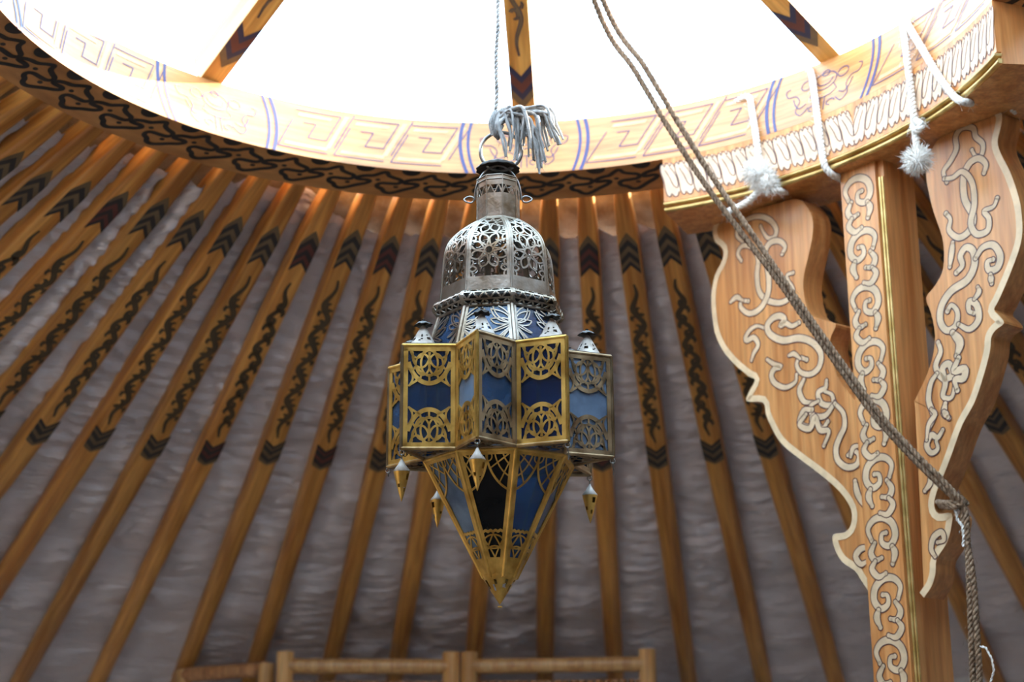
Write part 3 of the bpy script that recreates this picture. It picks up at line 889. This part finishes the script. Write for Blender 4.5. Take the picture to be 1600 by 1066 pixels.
# top plate and pierced floors of the star points
mb = MB()
ring = []
for k in range(8): ring += [lp(tip_a(k), RTIP, ZT + .001), lp(val_a(k), RVAL, ZT + .001)]
inn = []
for k in range(8): inn += [lp(tip_a(k), RVAL * .9, ZT + .001), lp(val_a(k), RVAL * .9, ZT + .001)]
grid(mb, [ring + [ring[0]], inn + [inn[0]]], False, False)
grid(mb, [[p + V((0, 0, .0025)) for p in ring + [ring[0]]], [p + V((0, 0, .0025)) for p in inn + [inn[0]]]], False, False)
grid(mb, [ring + [ring[0]], [p + V((0, 0, .0025)) for p in ring + [ring[0]]]], False, False)
mb.build('top_plate', MT['tin'], lan)
for k in range(8):
    A, B, Cc = lp(val_a(k - 1), RVAL, ZB), lp(tip_a(k), RTIP, ZB), lp(val_a(k), RVAL, ZB)
    M_ = (A + Cc) / 2; mb = MB()
    def tri(s, t, h): return M_ + (B - M_) * t + (Cc - M_) * (s * (1 - t)) + V((0, 0, -h))
    wd2 = (Cc - M_).length; ln = (B - M_).length
    f = lambda x, y, h: M_ + (B - M_).normalized() * y + (Cc - M_).normalized() * x + V((0, 0, -h))
    ok = lambda x, y: abs(x) < wd2 * (1 - y / ln) - .001 and y > 0
    for pts in [arc(0, ln * .3 * j, .010, 0, 2 * pi, 20) for j in (0, 1, 2)] + [arc(sg * .016, ln * .12, .010, 0, 2 * pi, 20) for sg in (-1, 1)] + [arc(sg * .010, ln * .42, .008, 0, 2 * pi, 20) for sg in (-1, 1)]:
        for r in clip_runs(pts, ok): fret(mb, r, .0024, f, -.0010, 0)
    for p, q in ((A, B), (B, Cc), (A, Cc)): tube(mb, [p, q], .0028, 6)
    mb.build('point_floor', MT['shade_bronze'], lan)

# finials on the points
def finial_meshes():
    mb = MB(); n = 32
    prof = [(.0185 - .0160 * t, .029 * t) for t in [i / 14 for i in range(15)]]
    def hole(i, j):
        jj = j % 8
        return (3 <= i <= 4 and jj in (3, 4)) or (i == 2 and jj == 7) or (5 <= i <= 6 and jj == 0) or (i == 6 and jj in (3,)) or (i == 3 and jj == 0)
    lathe(mb, prof, n, skip=hole)
    a = mb.mesh('finial', MT['old_tin'])
    mb = MB(); n = 24
    def sc(k): return 1 + .14 * cos(k * pi * 2 / 3)
    rows = []
    for r, z in ((.001, .0345), (.006, .0340), (.0105, .0305), (.0118, .0295), (.010, .0292), (.003, .0288)):
        rows.append([V((r * sc(k) * sin(2 * pi * k / n), -r * sc(k) * cos(2 * pi * k / n), z + (.0012 * cos(k * 1.9) if r > .009 else 0))) for k in range(n)])
    grid(mb, rows, True); tube(mb, [V((0, 0, .024)), V((0, 0, .0375))], .0022, 8)
    b = mb.mesh('finial_cap', MT['iron'])
    return a, b
FA, FB = finial_meshes()
for k in range(8):
    o = link('finial', FA, lan, None, Matrix.Translation(lp(tip_a(k), .1215, ZT + .003)) @ Matrix.Rotation(k * 1.1, 4, 'Z'))
    link('finial_cap', FB, o)

# flaring glass collar between the star and the dome
for k in range(8):
    a, b = val_a(k - 1), val_a(k)
    P = [lp(a, .0825, .655), lp(b, .0825, .655), lp(b, .100, ZT + .003), lp(a, .100, ZT + .003)]
    fn0 = quad_fn(*P); mb = MB()
    wd, ht = (P[2] - P[3]).length, (P[0] - P[3]).length; fn = metric(fn0, wd, ht)
    tube(mb, [P[0], P[3]], .0030, 8); tube(mb, [P[0], P[1]], .0022, 6); tube(mb, [P[3], P[2]], .0025, 6)
    fret(mb, [(.004, 0), (.004, ht)], .006, fn, -.0004, .001); fret(mb, [(wd - .004, 0), (wd - .004, ht)], .006, fn, -.0004, .001)
    o = mb.build('collar_panel', MT['tin'], lan)
    mb = MB(); ok = lambda x, y: .004 < x < wd - .004 and .002 < y < ht - .001
    for sg in (0, 1):
        cx = wd * sg; mb = MB()
        for j in range(6):
            an = R(-80 + 32 * j)
            d = 1 if sg == 0 else -1
            petal = [(cx + d * (.034 * t * cos(an * .5 + .3) + .006 * sin(pi * t) * s2), ht * .55 + .034 * t * sin(an) + .004 * sin(pi * t) * s2) for s2 in (-1, 1) for t in [i / 10 for i in range(11)]]
            for s2 in (0, 1):
                for r in clip_runs(petal[s2 * 11:s2 * 11 + 11], ok): fret(mb, r, .0017, fn, 0, .001)
        mb.build('fretwork', MT['tin'], o)
    mb = MB(); extrude_outline(mb, [(.003, .002), (wd - .003, .002), (wd - .003, ht - .002), (.003, ht - .002)], fn, -.002, -.0008)
    mb.build('pane', MT['mid_glass'] if k % 2 else MT['sky_glass'], o)

# pierced roll
mb = MB(); RR, RZ, rt_ = .0808, .6665, .0105
corners = [lp(val_a(k), RR, RZ) for k in range(8)]
def roll_pt(side, t, ang, rad):
    A, B = corners[side % 8], corners[(side + 1) % 8]
    p = A + (B - A) * t; ax = V((0, 0, p.z)); o = ((A + B) / 2 - V((0, 0, RZ + LO.z))).normalized()
    # mitre at the corners
    k = (t - .5) * 2; tg = (B - A).normalized()
    sh = tg * (rad * cos(ang) * math.tan(pi / 8) * k)
    return p + o * (rad * cos(ang)) + V((0, 0, rad * sin(ang))) + sh
for sd in range(8):
    for a_, w_ in ((R(95), .003), (R(30), .0022), (R(-28), .0022), (R(-80), .003)):
        f = lambda x, y, h: roll_pt(sd, x / .0618, y / rt_, rt_ + h)
        fret(mb, [(.0618 * i / 6, a_ * rt_) for i in range(7)], w_, f, -.0008, .0003)
    for lo_a, hi_a in ((30, 95), (-28, 30), (-80, -28)):
        pts = []
        for i in range(10):
            pts.append((.0618 * i / 9, R(lo_a if i % 2 else hi_a) * rt_))
        fine = []
        for p, q in zip(pts, pts[1:]): fine += [(p[0] + (q[0] - p[0]) * j / 4, p[1] + (q[1] - p[1]) * j / 4) for j in range(4)]
        fret(mb, fine + [pts[-1]], .0021, f, -.0008, .0003)
    for t in (.02, .98):
        fret(mb, [(.0618 * t, R(-85 + 18.5 * j) * rt_) for j in range(11)], .0035, f, -.0008, .0005)
mb.build('pierced_roll', MT['tin'], lan)
mb = MB(); rows = []
for sd in range(8):
    for t in (0, .5): rows.append([roll_pt(sd, t, 2 * pi * j / 10, .0066) for j in range(10)])
grid(mb, rows + [rows[0]], True)
mb.build('roll_core', MT['iron'], lan)

# pierced dome
prof = [(.0285, .798), (.0385, .7915), (.0522, .7807), (.0643, .7675), (.0708, .7543), (.0743, .736), (.0762, .7048), (.0786, .6770)]
prof = [(r / .972, z) for r, z in prof]
pp = smooth_line([(r, z, 0) for r, z in prof], 6)
cum = [0]
for a, b in zip(pp, pp[1:]): cum.append(cum[-1] + (b - a).length)
LT = cum[-1]
def prof_at(y):
    y = max(0, min(LT, y))
    for i in range(len(cum) - 1):
        if y <= cum[i + 1]:
            t = (y - cum[i]) / (cum[i + 1] - cum[i]); p = pp[i] + (pp[i + 1] - pp[i]) * t
            d = (pp[i + 1] - pp[i]).normalized(); return p.x, p.y, V((-d.y, d.x))
    return pp[-1].x, pp[-1].y, V((1, 0))
SW = 2 * sin(pi / 8)
def dome_fn(k):
    a, b = val_a(k - 1), val_a(k); mid = (a + b) / 2
    def fn(x, y, h):          # x metres from panel centre line, y metres along the profile
        r, z, nn = prof_at(y); wd = r * SW; u = max(0, min(1, x / wd + .5))
        p = lp(a, r, z) * (1 - u) + lp(b, r, z) * u
        return p + V((sin(mid) * nn.x, -cos(mid) * nn.x, nn.y)) * h
    return fn
def rosette(cx, cy, r0, r1, n=8, ph=0):
    out = []
    for j in range(n):
        a = ph + 2 * pi * j / n
        for s2 in (-1, 1):
            out.append([(cx + (r0 + (r1 - r0) * t) * cos(a + s2 * .36 * sin(pi * t)), cy + (r0 + (r1 - r0) * t) * sin(a + s2 * .36 * sin(pi * t))) for t in [i / 9 for i in range(10)]])
    out.append(arc(cx, cy, r0 * 1.02, 0, 2 * pi, 16))
    return out
def dome_panel_mesh(k):
    fn = dome_fn(k); mb = MB()
    half = lambda y: prof_at(y)[0] * SW / 2
    Y0, Y1 = .012, LT - .018
    ok = lambda x, y: Y0 < y < Y1 and abs(x) < half(y) - .0045
    for c in ((0, .030), (0, .083)):
        for pl in rosette(c[0], c[1], .0058, .0268, 8, pi / 8):
            for r in clip_runs(pl, ok): fret(mb, r, .0024, fn, -.0006, .0006)
    for c in ((.030, .0565), (-.030, .0565), (.033, .110), (-.033, .110)):
        for pl in rosette(c[0], c[1], .004, .0165, 8, 0):
            for r in clip_runs(pl, ok): fret(mb, r, .0022, fn, -.0006, .0006)
    # plain edges
    N = 26
    for sg in (-1, 1):
        fret(mb, [(sg * (half(LT * i / N) - .0022), LT * i / N) for i in range(N + 1)], .0058, fn, -.0006, .0006)
    for y, w_ in ((.006, .013), (LT - .010, .020)):
        hh = half(y); fret(mb, [(hh * (-1 + i / 4), y) for i in range(9)], w_, fn, -.0006, .0006)
    fret(mb, [(half(.0565) * (-1 + i / 4), .0565) for i in range(9)], .0018, fn, -.0006, .0006)
    rows = [lp(val_a(k), prof_at(LT * i / N)[0], prof_at(LT * i / N)[1]) for i in range(N + 1)]
    tube(mb, rows, .0017, 6)
    return mb
for k in range(8): dome_panel_mesh(k).build('dome_panel', MT['tin'], lan)

# neck with a pierced band
mb = MB(); RN = .0298; zs = .8600
nk = [lp(val_a(k), RN, 0) for k in range(8)]
for k in range(8):
    a, b = val_a(k - 1), val_a(k)
    for z0, z1 in ((.7965, .8335), (.8455, zs)):
        P = [lp(a, RN, z1), lp(b, RN, z1), lp(b, RN, z0), lp(a, RN, z0)]
        fn = quad_fn(*P); extrude_outline(mb, [(0, 0), (1, 0), (1, 1), (0, 1)], fn, -.0010, 0)
    P = [lp(a, RN, .8455), lp(b, RN, .8455), lp(b, RN, .8335), lp(a, RN, .8335)]
    wd = (P[1] - P[0]).length; fn = metric(quad_fn(*P), wd, .012)
    fret(mb, [(0, .012), (wd * .25, 0), (wd * .5, .012), (wd * .75, 0), (wd, .012)], .0030, fn, -.0010, 0)
    tube(mb, [lp(a, RN, .7965), lp(a, RN, zs)], .0011, 6)
    for z in (zs, zs - .006): tube(mb, [lp(a, RN, z), lp(b, RN, z)], .0012, 6)
    tube(mb, [lp(a, RN, .7975), lp(b, RN, .7975)], .0015, 6)
mb.build('neck', MT['tin'], lan)
# scalloped iron cap, bail, loops, hanging ring
mb = MB(); n = 48; rows = []
def sc(k): return 1 + .035 * cos(k * 2 * pi / n * 14)
for r, z in ((.002, .8900), (.014, .8885), (.026, .8830), (.0308, .8775), (.0300, .8765), (.024, .8790), (.012, .8830), (.002, .8835)):
    rows.append([lp(2 * pi * k / n, r * sc(k), z) for k in range(n)])
grid(mb, rows, True); tube(mb, [lp(0, 0, .845), lp(0, 0, .893)], .0022, 8)
tube(mb, [lp(a * pi / 6, .0040, .8715) * 1 for a in range(12)], .0010, 6, False, True)
mb.build('cap', MT['iron'], lan)
mb = MB()
bail = [lp(pi / 2, .0318 * cos(t), .8300 + .0500 * sin(t)) if False else V((.0325 * cos(t), -.0080 * sin(t) - .004, .8310 + .0480 * sin(t))) + LO for t in [pi * i / 28 for i in range(29)]]
tube(mb, bail, .0014, 8)
mb.build('bail', MT['wire'], lan)
for sg in (-1, 1):
    mb = MB()
    tube(mb, [V((sg * (.0405 + .0068 * cos(t)), .0015 * sin(2 * t) - .004, .8315 + .0046 * sin(t))) + LO for t in [2 * pi * i / 20 for i in range(20)]], .0012, 6, False, True)
    mb.build('bail_loop', MT['wire'], lan)
mb = MB()
tube(mb, [V((.0045 + .0290 * cos(t), -.002, .9050 + .0290 * sin(t))) + LO for t in [2 * pi * i / 48 for i in range(48)]], .0026, 8, False, True)
mb.build('hanging_ring', MT['wire'], lan)

# tapering glass cone below
ZC1, RC1 = .303, .0225
for k in range(8):
    a, b = val_a(k - 1), val_a(k)
    P = [lp(a, RVAL, ZB - .003), lp(b, RVAL, ZB - .003), lp(b, RC1, ZC1), lp(a, RC1, ZC1)]
    fn0 = quad_fn(*P)
    W0, W1 = (P[1] - P[0]).length, (P[2] - P[3]).length; ht = ((P[3] + P[2]) / 2 - (P[0] + P[1]) / 2).length
    def fn(x, y, h, fn0=fn0, W0=W0, W1=W1, ht=ht):    # x from the centre line, y down
        wd = W0 + (W1 - W0) * y / ht; return fn0(x / wd + .5, y / ht, h)
    half = lambda y: (W0 + (W1 - W0) * y / ht) / 2
    mb = MB()
    tube(mb, [P[0], P[3]], .0024, 8)
    tube(mb, [P[0], P[1]], .0026, 6)
    for sg in (-1, 1):
        fret(mb, [(sg * (half(ht * i / 8) - .0034), ht * i / 8) for i in range(9)], .0062, fn, -.0004, .0010)
    fret(mb, [(-half(0), .0035), (half(0), .0035)], .006, fn, -.0004, .001)
    fret(mb, [(-half(ht * .93), ht * .93), (half(ht * .93), ht * .93)], ht * .16, fn, -.0004, .0009)
    o = mb.build('cone_panel', MT['brass'], lan)
    mb = MB(); okk = lambda x, y: abs(x) < half(y) - .003 and .002 < y < ht * .93
    st = []
    hw0 = half(0)
    for j in (-1, 1):
        st += [(arc(j * hw0, 0, hw0 * 1.02, 0, pi, 30, ht * .34), .0028), (arc(j * hw0, 0, hw0 * .72, 0, pi, 26, ht * .235), .0018), (arc(j * hw0, 0, hw0 * .45, 0, pi, 20, ht * .145), .0018)]
        for an in (25, 50, 75):
            st.append(([(j * (hw0 - hw0 * q * cos(R(an))), ht * .34 * q * sin(R(an))) for q in (.2, .45, .7, 1.0)], .0018))
    st += [([(0, .003), (0, ht * .10)], .0018), (arc(0, ht * .05, .007, 0, 2 * pi, 18), .0016)]
    yb = ht * .64
    st += [([(half(yb) * (-1 + i / 6), yb + .0012 * cos(i * pi)) for i in range(13)], .0034)]
    for q in (.70, .79): st.append((arc(0, ht * q + .004, half(ht * q) * .72, 0, 2 * pi, 20, ht * .055), .0019))
    for sg in (-1, 1):
        st += [([(sg * half(ht * (.65 + .2 * t)) * (1 - t), ht * (.65 + .2 * t)) for t in [i / 6 for i in range(7)]], .0019),
               ([(sg * half(ht * (.66 + .2 * t)) * t, ht * (.66 + .2 * t)) for t in [i / 6 for i in range(7)]], .0019)]
    for low in (False, True):
        mb = MB()
        for pts, w_ in st:
            if (pts[0][1] > ht * .5) != low: continue
            fine = []
            for p, q in zip(pts, pts[1:]): fine += [(p[0] + (q[0] - p[0]) * i / 3, p[1] + (q[1] - p[1]) * i / 3) for i in range(3)]
            for r in clip_runs(fine + [pts[-1]], okk): fret(mb, r, w_, fn, 0, .001)
        mb.build('fretwork', MT['brass'], o)
    mb = MB(); y1 = ht * .90
    extrude_outline(mb, [(-half(0) + .002, .002), (half(0) - .002, .002), (half(y1) - .002, y1), (-half(y1) + .002, y1)], fn, -.002, -.0008)
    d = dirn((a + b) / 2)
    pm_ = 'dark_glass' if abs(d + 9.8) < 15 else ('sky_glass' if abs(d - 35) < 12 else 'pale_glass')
    mb.build('pane', MT[pm_], o, 'opaque black pane' if pm_ == 'dark_glass' else None)
mb = MB(); n = 32
lathe(mb, [(.0002, .268), (.0055, .2760), (.0110, .2845), (.0135, .2885), (.0165, .2930), (.0205, .2990), (.0232, .3035), (.0236, .3065), (.0225, .3090)], n, LO,
      skip=lambda i, j: (i == 3 and j % 8 in (1, 2, 5)) or (i == 4 and j % 8 in (2, 6)) or (i == 2 and j % 8 == 5))
tube(mb, [lp(t * pi / 6, .0022, .2655) for t in range(12)], .0009, 6, False, True)
mb.build('tip_cap', MT['brass'], lan)

# drop pendants under the points
def pendant_mesh():
    mb = MB(); n = 24
    lathe(mb, [(.0006, -.009), (.0016, -.0125), (.0050, -.0190), (.0108, -.0265), (.0106, -.0275)], n)
    mb.cur = 1
    lathe(mb, [(.0106, -.0275), (.0098, -.0310), (.0090, -.0345), (.0080, -.0385), (.0068, -.0435), (.0056, -.0480), (.0042, -.0535), (.0020, -.0610), (.0003, -.0660)], n,
          skip=lambda i, j: (i in (1, 2) and j % 12 in (3, 4)) or (i == 4 and j % 12 in (9, 10)) or (i == 5 and j % 12 in (2, 3)))
    return mb.mesh('drop_pendant', [MT['old_tin'], MT['brass']])
def hook_mesh():
    mb = MB()
    tube(mb, [V((.0006 * sin(t), 0, -.0018 + .0032 * cos(t) - .002)) + V((.0026 * sin(t), 0, 0)) for t in [2 * pi * i / 14 for i in range(14)]], .0008, 6, False, True)
    tube(mb, [V((0, .0026 * sin(t), -.0085 + .0030 * cos(t))) for t in [2 * pi * i / 14 for i in range(14)]], .0008, 6, False, True)
    return mb.mesh('hook', MT['wire'])
PM, HM = pendant_mesh(), hook_mesh()
mb = MB(); tube(mb, [V((.0, 0, -.010)), V((.0012, 0, -.016)), V((.0004, .001, -.0225))], .0008, 6); BROKEN = mb.mesh('wire_stub', MT['wire'])
for k in range(8):
    T_ = lp(tip_a(k), RTIP - .001, ZB - .0015)
    hk = link('hook', HM, lan, None, Matrix.Translation(T_))
    d = dirn(tip_a(k))
    if min(abs(d - q) for q in (35.2, 80.2)) < 5:
        link('wire_stub', BROKEN, hk)
    elif abs(d + 99.8) > 5:
        link('drop_pendant', PM, lan, None, Matrix.Translation(T_ + V((0, 0, -.0005))) @ Matrix.Rotation(R(7) * sin(k * 2.1), 4, 'X') @ Matrix.Rotation(k * .9, 4, 'Z'))

# ------------------------------------------------------------------ cords and ropes
def at_y(x, y, Y): D = ray(x, y); return EYE + D * (Y / D.y)
def at_cyl(x, y, rad):
    D = ray(x, y); a = D.x ** 2 + D.y ** 2; b = -2 * (D.x * CX + D.y * CY); c = CX ** 2 + CY ** 2 - rad * rad
    t = (-b + sqrt(max(0, b * b - 4 * a * c))) / (2 * a); return EYE + D * t
def at_post(x, y, h=0): D = ray(x, y); return EYE + D * ((PN.dot(PO - EYE) - h) / PN.dot(D))

# cord the lantern hangs on, tied in a bow of loose strands
cord = empty('lantern_cord', at_y(775, 205, LC.y))
tag(cord, 'grey cotton cord tied in a frayed tassel above the lantern', 'cord')
co = cord.location.copy()
LY = LC.y - .006
mb = MB()
pth = [V((CX, CY, CZ + .40)), V((CX - .001, CY, CZ + .25)), at_y(779, 0, LY), at_y(776, 90, LY), at_y(777, 150, LY), at_y(774, 190, LY), at_y(773, 206, LY)]
twisted(mb, [p - co for p in smooth_line(pth, 8)], .0036, 2, .016, 6, 90)
mb.build('cord', MT['grey_cord'], cord)
mb = MB()
for k, (x0, y0, x1, y1, x2, y2, r) in enumerate([(774, 176, 768, 192, 772, 211, .0045), (780, 178, 776, 196, 777, 213, .0042), (772, 186, 784, 190, 792, 178, .0046), (777, 180, 788, 172, 800, 176, .0042), (770, 200, 778, 205, 784, 196, .0038)]):
    tube(mb, [p - co for p in smooth_line([at_y(x0, y0, LY), at_y(x1, y1, LY - .006), at_y(x2, y2, LY - .002)], 5)], r, 8)
tube(mb, [p - co for p in [at_y(773, 200, LY - .006), at_y(774, 212, LY - .007), at_y(778, 216, LY), at_y(780, 210, LY + .008), at_y(777, 200, LY + .006)]], .0030, 8)
mb.build('knot', MT['grey_cord'], cord)
rs = random.Random(5)
ends = [(790, 245, 776, 200), (797, 236, 790, 190), (803, 250, 800, 185), (812, 240, 806, 190), (818, 228, 812, 182), (826, 245, 816, 185), (834, 250, 822, 190),
        (840, 262, 826, 205), (843, 272, 832, 225), (846, 262, 834, 215), (850, 240, 832, 185), (856, 236, 836, 182), (858, 228, 840, 180), (868, 222, 845, 180), (876, 226, 852, 186),
        (880, 218, 852, 178), (874, 212, 846, 176), (795, 228, 790, 182), (806, 224, 802, 180), (838, 240, 824, 190), (848, 252, 830, 200), (801, 216, 798, 178), (862, 216, 842, 176), (829, 232, 816, 180)]
ends += [(x + rs.uniform(-5, 5), y + rs.uniform(-9, 3), mx + rs.uniform(-5, 5), my) for x, y, mx, my in ends[::2]]
for k, (x, y, mx, my) in enumerate(ends):
    mb = MB(); zz = rs.uniform(-.016, .014)
    p0 = at_y(786 + rs.uniform(-5, 8), 178 + rs.uniform(-6, 6), LY - .004 + zz * .3)
    pm_ = at_y(mx + rs.uniform(-2, 4), my - 8 + rs.uniform(-4, 4), LY - .004 + zz)
    pn = at_y((mx + x) / 2 + rs.uniform(1, 5), (my + y) / 2 - 2, LY - .002 + zz * 1.2); pe = at_y(x, y, LY + zz)
    q = smooth_line([p - co for p in (p0, pm_, pn, pe)], 7)
    tube(mb, q, lambda t: (.0030 + .0008 * sin(k * 2.3)) * (1 - .45 * t), 6)
    for j in range(6):             # fibres fraying from the strand
        i = rs.randrange(len(q) // 2, len(q)); d = V((rs.uniform(-1, 1), rs.uniform(-1, 1), rs.uniform(-1.4, .2))) * .006
        tube(mb, [q[i], q[i] + d * .5, q[i] + d + V((0, 0, -.002))], .00022, 3, False)
    mb.build('strand', MT['grey_cord'], cord)

# hemp guy rope, doubled, from the hub down to the right bracket
rope = empty('hemp_rope', at_post(1500, 780, .02))
tag(rope, 'doubled brown hemp rope slanting from the skylight down to the right bracket', 'rope')
ro = rope.location.copy()
pix = [(935, 0), (1000, 108), (1060, 208), (1110, 286), (1165, 362), (1220, 438), (1270, 510), (1320, 580), (1370, 648), (1420, 704), (1468, 752), (1500, 783)]
pe = at_post(1500, 780, .022); 
def rope_pt(x, y, t, e=0):
    Y = (CY - .06) * (1 - t) + pe.y * t
    # stay clear of the header and bracket faces
    return at_y(x, y, Y)
def strand_path(dx, spread):
    out = [V((CX + .03, CY - .02, CZ + .39))]
    for i, (x, y) in enumerate(pix):
        t = i / (len(pix) - 1)
        k = spread * max(0, sin(pi * (t * 2.0 + .15))) ** .7
        f = t
        P0 = at_y(x + dx * (k + 3.4), y - dx * (k + 3.4) * .6, CY + .02)
        P1 = at_post(x + dx * (k + 3.4), y - dx * (k + 3.4) * .6, .022)
        g = min(1, .30 + .70 * t) if t < 1 else 1
        D0 = (P0 - EYE).length; D1 = (P1 - EYE).length
        out.append(EYE + (P0 - EYE).normalized() * (D0 * (1 - g) + D1 * g if D1 > 0 else D0))
    return out
tails = [[(1508, 800), (1511, 830), (1514, 900), (1517, 980), (1520, 1075)], [(1504, 800), (1508, 830), (1520, 900), (1526, 980), (1531, 1075)]]
for q, dx in enumerate((-1, 1)):
    mb = MB()
    pth = strand_path(dx, 4.0)[:-1] + [at_post(1497 + 3 * dx, 782, .024)] + [at_post(x, y, .016) for x, y in tails[q]] + [at_post(tails[q][-1][0] + 3, 1300, .016)]
    twisted(mb, [p - ro for p in smooth_line(pth, 8)], .0050, 3, .026, 6, 300)
    mb.build('strand', MT['hemp'], rope)
mb = MB()
wrap = []
for i in range(40):
    a = 2 * pi * i / 13
    wrap.append(at_post(1478 + 22 * cos(a) + i * .25, 778 + 12 * sin(a) * .6 + i * .25, -.022 + .047 * sin(a + .5)) - ro)
twisted(mb, smooth_line(wrap, 3), .0048, 3, .026, 6, 40)
mb.build('wrapping', MT['hemp'], rope)
mb = MB()
twisted(mb, [at_post(x, y, .020) - ro for x, y in ((1482, 786), (1494, 796), (1496, 812), (1504, 822), (1506, 842), (1505, 855))], .0026, 2, .014, 6, 30)
mb.build('white_thread', MT['cotton'], rope)
mb = MB()
twisted(mb, [at_post(x, y, .016) - ro for x, y in ((1530, 1010), (1540, 1012), (1550, 1030), (1553, 1048), (1547, 1070))], .0018, 2, .014, 6, 20)
mb.build('loose_end', MT['cotton'], rope)

# white wool cords tied round the ring
def pompom(mb, c, r, n=700, seed=1):
    rg = random.Random(seed)
    prof = []
    for j in range(13):
        row = []
        for k in range(18):
            th, ph_ = pi * j / 12, 2 * pi * k / 18
            d = V((sin(th) * cos(ph_), sin(th) * sin(ph_), cos(th)))
            row.append(c + d * r * (.80 + .16 * mnoise.noise(d * 2.5 + V((seed, 0, 0)))))
        prof.append(row)
    grid(mb, prof, True)
    for _ in range(n):
        d = V((rg.gauss(0, 1), rg.gauss(0, 1), rg.gauss(0, 1))).normalized()
        e = V((rg.gauss(0, 1), rg.gauss(0, 1), rg.gauss(0, 1))) * .35
        p0 = c + d * r * .72; p1 = c + d * r * (1.0 + .1 * rg.random()) + e * r * .2; p2 = p1 + (d * .6 + e + V((0, 0, -.3))) * r * .22
        w_ = d.cross(e).normalized() * r * .022
        mb.add([p0 - w_, p0 + w_, p1 + w_ * .8, p1 - w_ * .8, p2], [(0, 1, 2, 3), (3, 2, 4)])
def wool(name_label, cords, balls, rad=.0062):
    o0 = cords[0][0]
    root = empty('wool_cord', o0); tag(root, name_label, 'cord', 'white wool cords on the ring')
    for pts in cords:
        mb = MB(); twisted(mb, [p - o0 for p in smooth_line(pts, 6)], rad, 3, .022, 6, 80); mb.build('cord', MT['cotton'], root)
    for c, r, sd_ in balls:
        mb = MB(); pompom(mb, c - o0, r, 800, sd_); mb.build('pompom', MT['cotton'], root)
    return root
ci = lambda x, y, d=.008: at_cyl(x, y, RIN - d)
wool('white wool cord with ragged tuft, hanging over the left bracket',
     [[at_cyl(1150, 160, RTOP - .004), at_cyl(1170, 152, RTOP - .012), ci(1176, 178, -.012), ci(1181, 210), ci(1186, 250), ci(1190, 285, .010)],
      [ci(1188, 296, .012), ci(1170, 314, .010), ci(1148, 326, .008), at_post(1128, 334, .010)],
      [ci(1196, 292, .012), ci(1215, 298, .008), at_post(1236, 301, -.010), at_post(1268, 308, -.05), at_post(1300, 312, -.09)]],
     [(ci(1184, 272, .020), .026, 2), (ci(1199, 286, .018), .020, 3), (ci(1178, 258, .012), .013, 6)])
wool('plain white wool cord running down to the top of the post',
     [[at_cyl(1262, 104, RTOP - .006), at_cyl(1268, 116, RTOP - .016), ci(1273, 150, -.006), ci(1279, 195), ci(1284, 236), ci(1290, 262, .006), ci(1302, 274, -.010), ci(1316, 280, -.05)]], [])
wool('white wool cord ending in a round pompom beside the right bracket',
     [[at_cyl(1406, 22, RTOP - .006), at_cyl(1411, 40, RTOP - .018), ci(1416, 80, .004), ci(1422, 130), ci(1428, 185, .010), ci(1433, 235, .014)],
      [ci(1426, 196, .012), ci(1432, 204, .016), ci(1440, 196, .012), ci(1430, 188, .014)]], [(ci(1434, 250, .018), .0225, 4)])
wool('white wool cord slanting across the ring to the right bracket top',
     [[at_cyl(1410, 20, RTOP - .008), at_cyl(1418, 38, RTOP - .020), ci(1440, 75, .006), ci(1466, 118), ci(1490, 150), ci(1508, 160, .004), at_post(1530, 160, .012), at_post(1560, 160, .010), at_post(1582, 170, -.01), at_post(1590, 180, -.05)]], [])

# ------------------------------------------------------------------ bamboo folding screens by the far wall
def bamboo_cane(mb, p, q, r, nodes=3, seed=0):
    rg = random.Random(seed); pts = [V(p) + (V(q) - V(p)) * (i / 40) for i in range(41)]
    ks = [(i + .3 + .4 * rg.random()) / nodes for i in range(nodes)]
    tube(mb, pts, lambda t: r * (1 + .10 * max(0, 1 - min(abs(t - k) for k in ks) * 60)), 10)
SLATM = []
for j in range(4):
    mb = MB(); bamboo_cane(mb, (0, 0, -.80), (0, 0, .80), .0085 + .0008 * j, 4, j)
    SLATM.append(mb.mesh('slat', MT['slat']))
def screen(label, xl, xr, Yl, Yr, ytop, proj=.036, mt='bamboo'):
    A, B = at_y(xl, ytop, Yl), at_y(xr, ytop, Yr); zt = (A.z + B.z) / 2
    root = empty('bamboo_screen', ((A.x + B.x) / 2, (A.y + B.y) / 2, 0)); tag(root, label, 'screen', 'bamboo screens')
    o = root.location.copy(); A = V((A.x, A.y, 0)); B = V((B.x, B.y, 0)); d = (B - A).normalized(); W_ = (B - A).length
    for k, P in enumerate((A, B)):
        mb = MB(); bamboo_cane(mb, P - o, P - o + V((0, 0, zt)), .0220, 5, k + int(xl)); mb.build('stile', MT['bamboo'], root)
    for z in (zt - proj, .20):
        mb = MB(); bamboo_cane(mb, A - o + V((0, 0, z)), B - o + V((0, 0, z)), .0195, 2, int(xr + z * 7)); mb.build('rail', MT[mt], root)
    n = int(W_ / .0205)
    hz = (zt - proj - .033)
    for i in range(1, n):
        P = A + d * (W_ * i / n) - o
        mw = Matrix.Translation(P + V((0, .003 * sin(i * 2.7), hz / 2 + .02))) @ Matrix.Diagonal((1, 1, (hz - .05) / 1.6, 1))
        link('slat', SLATM[(i * 7) % 4], root, None, mw)
screen('bamboo screen panel left of centre, below the lantern', 446, 705, 4.20, 4.24, 1019)
screen('bamboo screen panel right of centre, below the lantern', 733, 1011, 4.24, 4.20, 1017)
screen('dark bamboo screen panel folded back at the lower left', 288, 416, 4.47, 4.30, 1042, .014, 'slat')
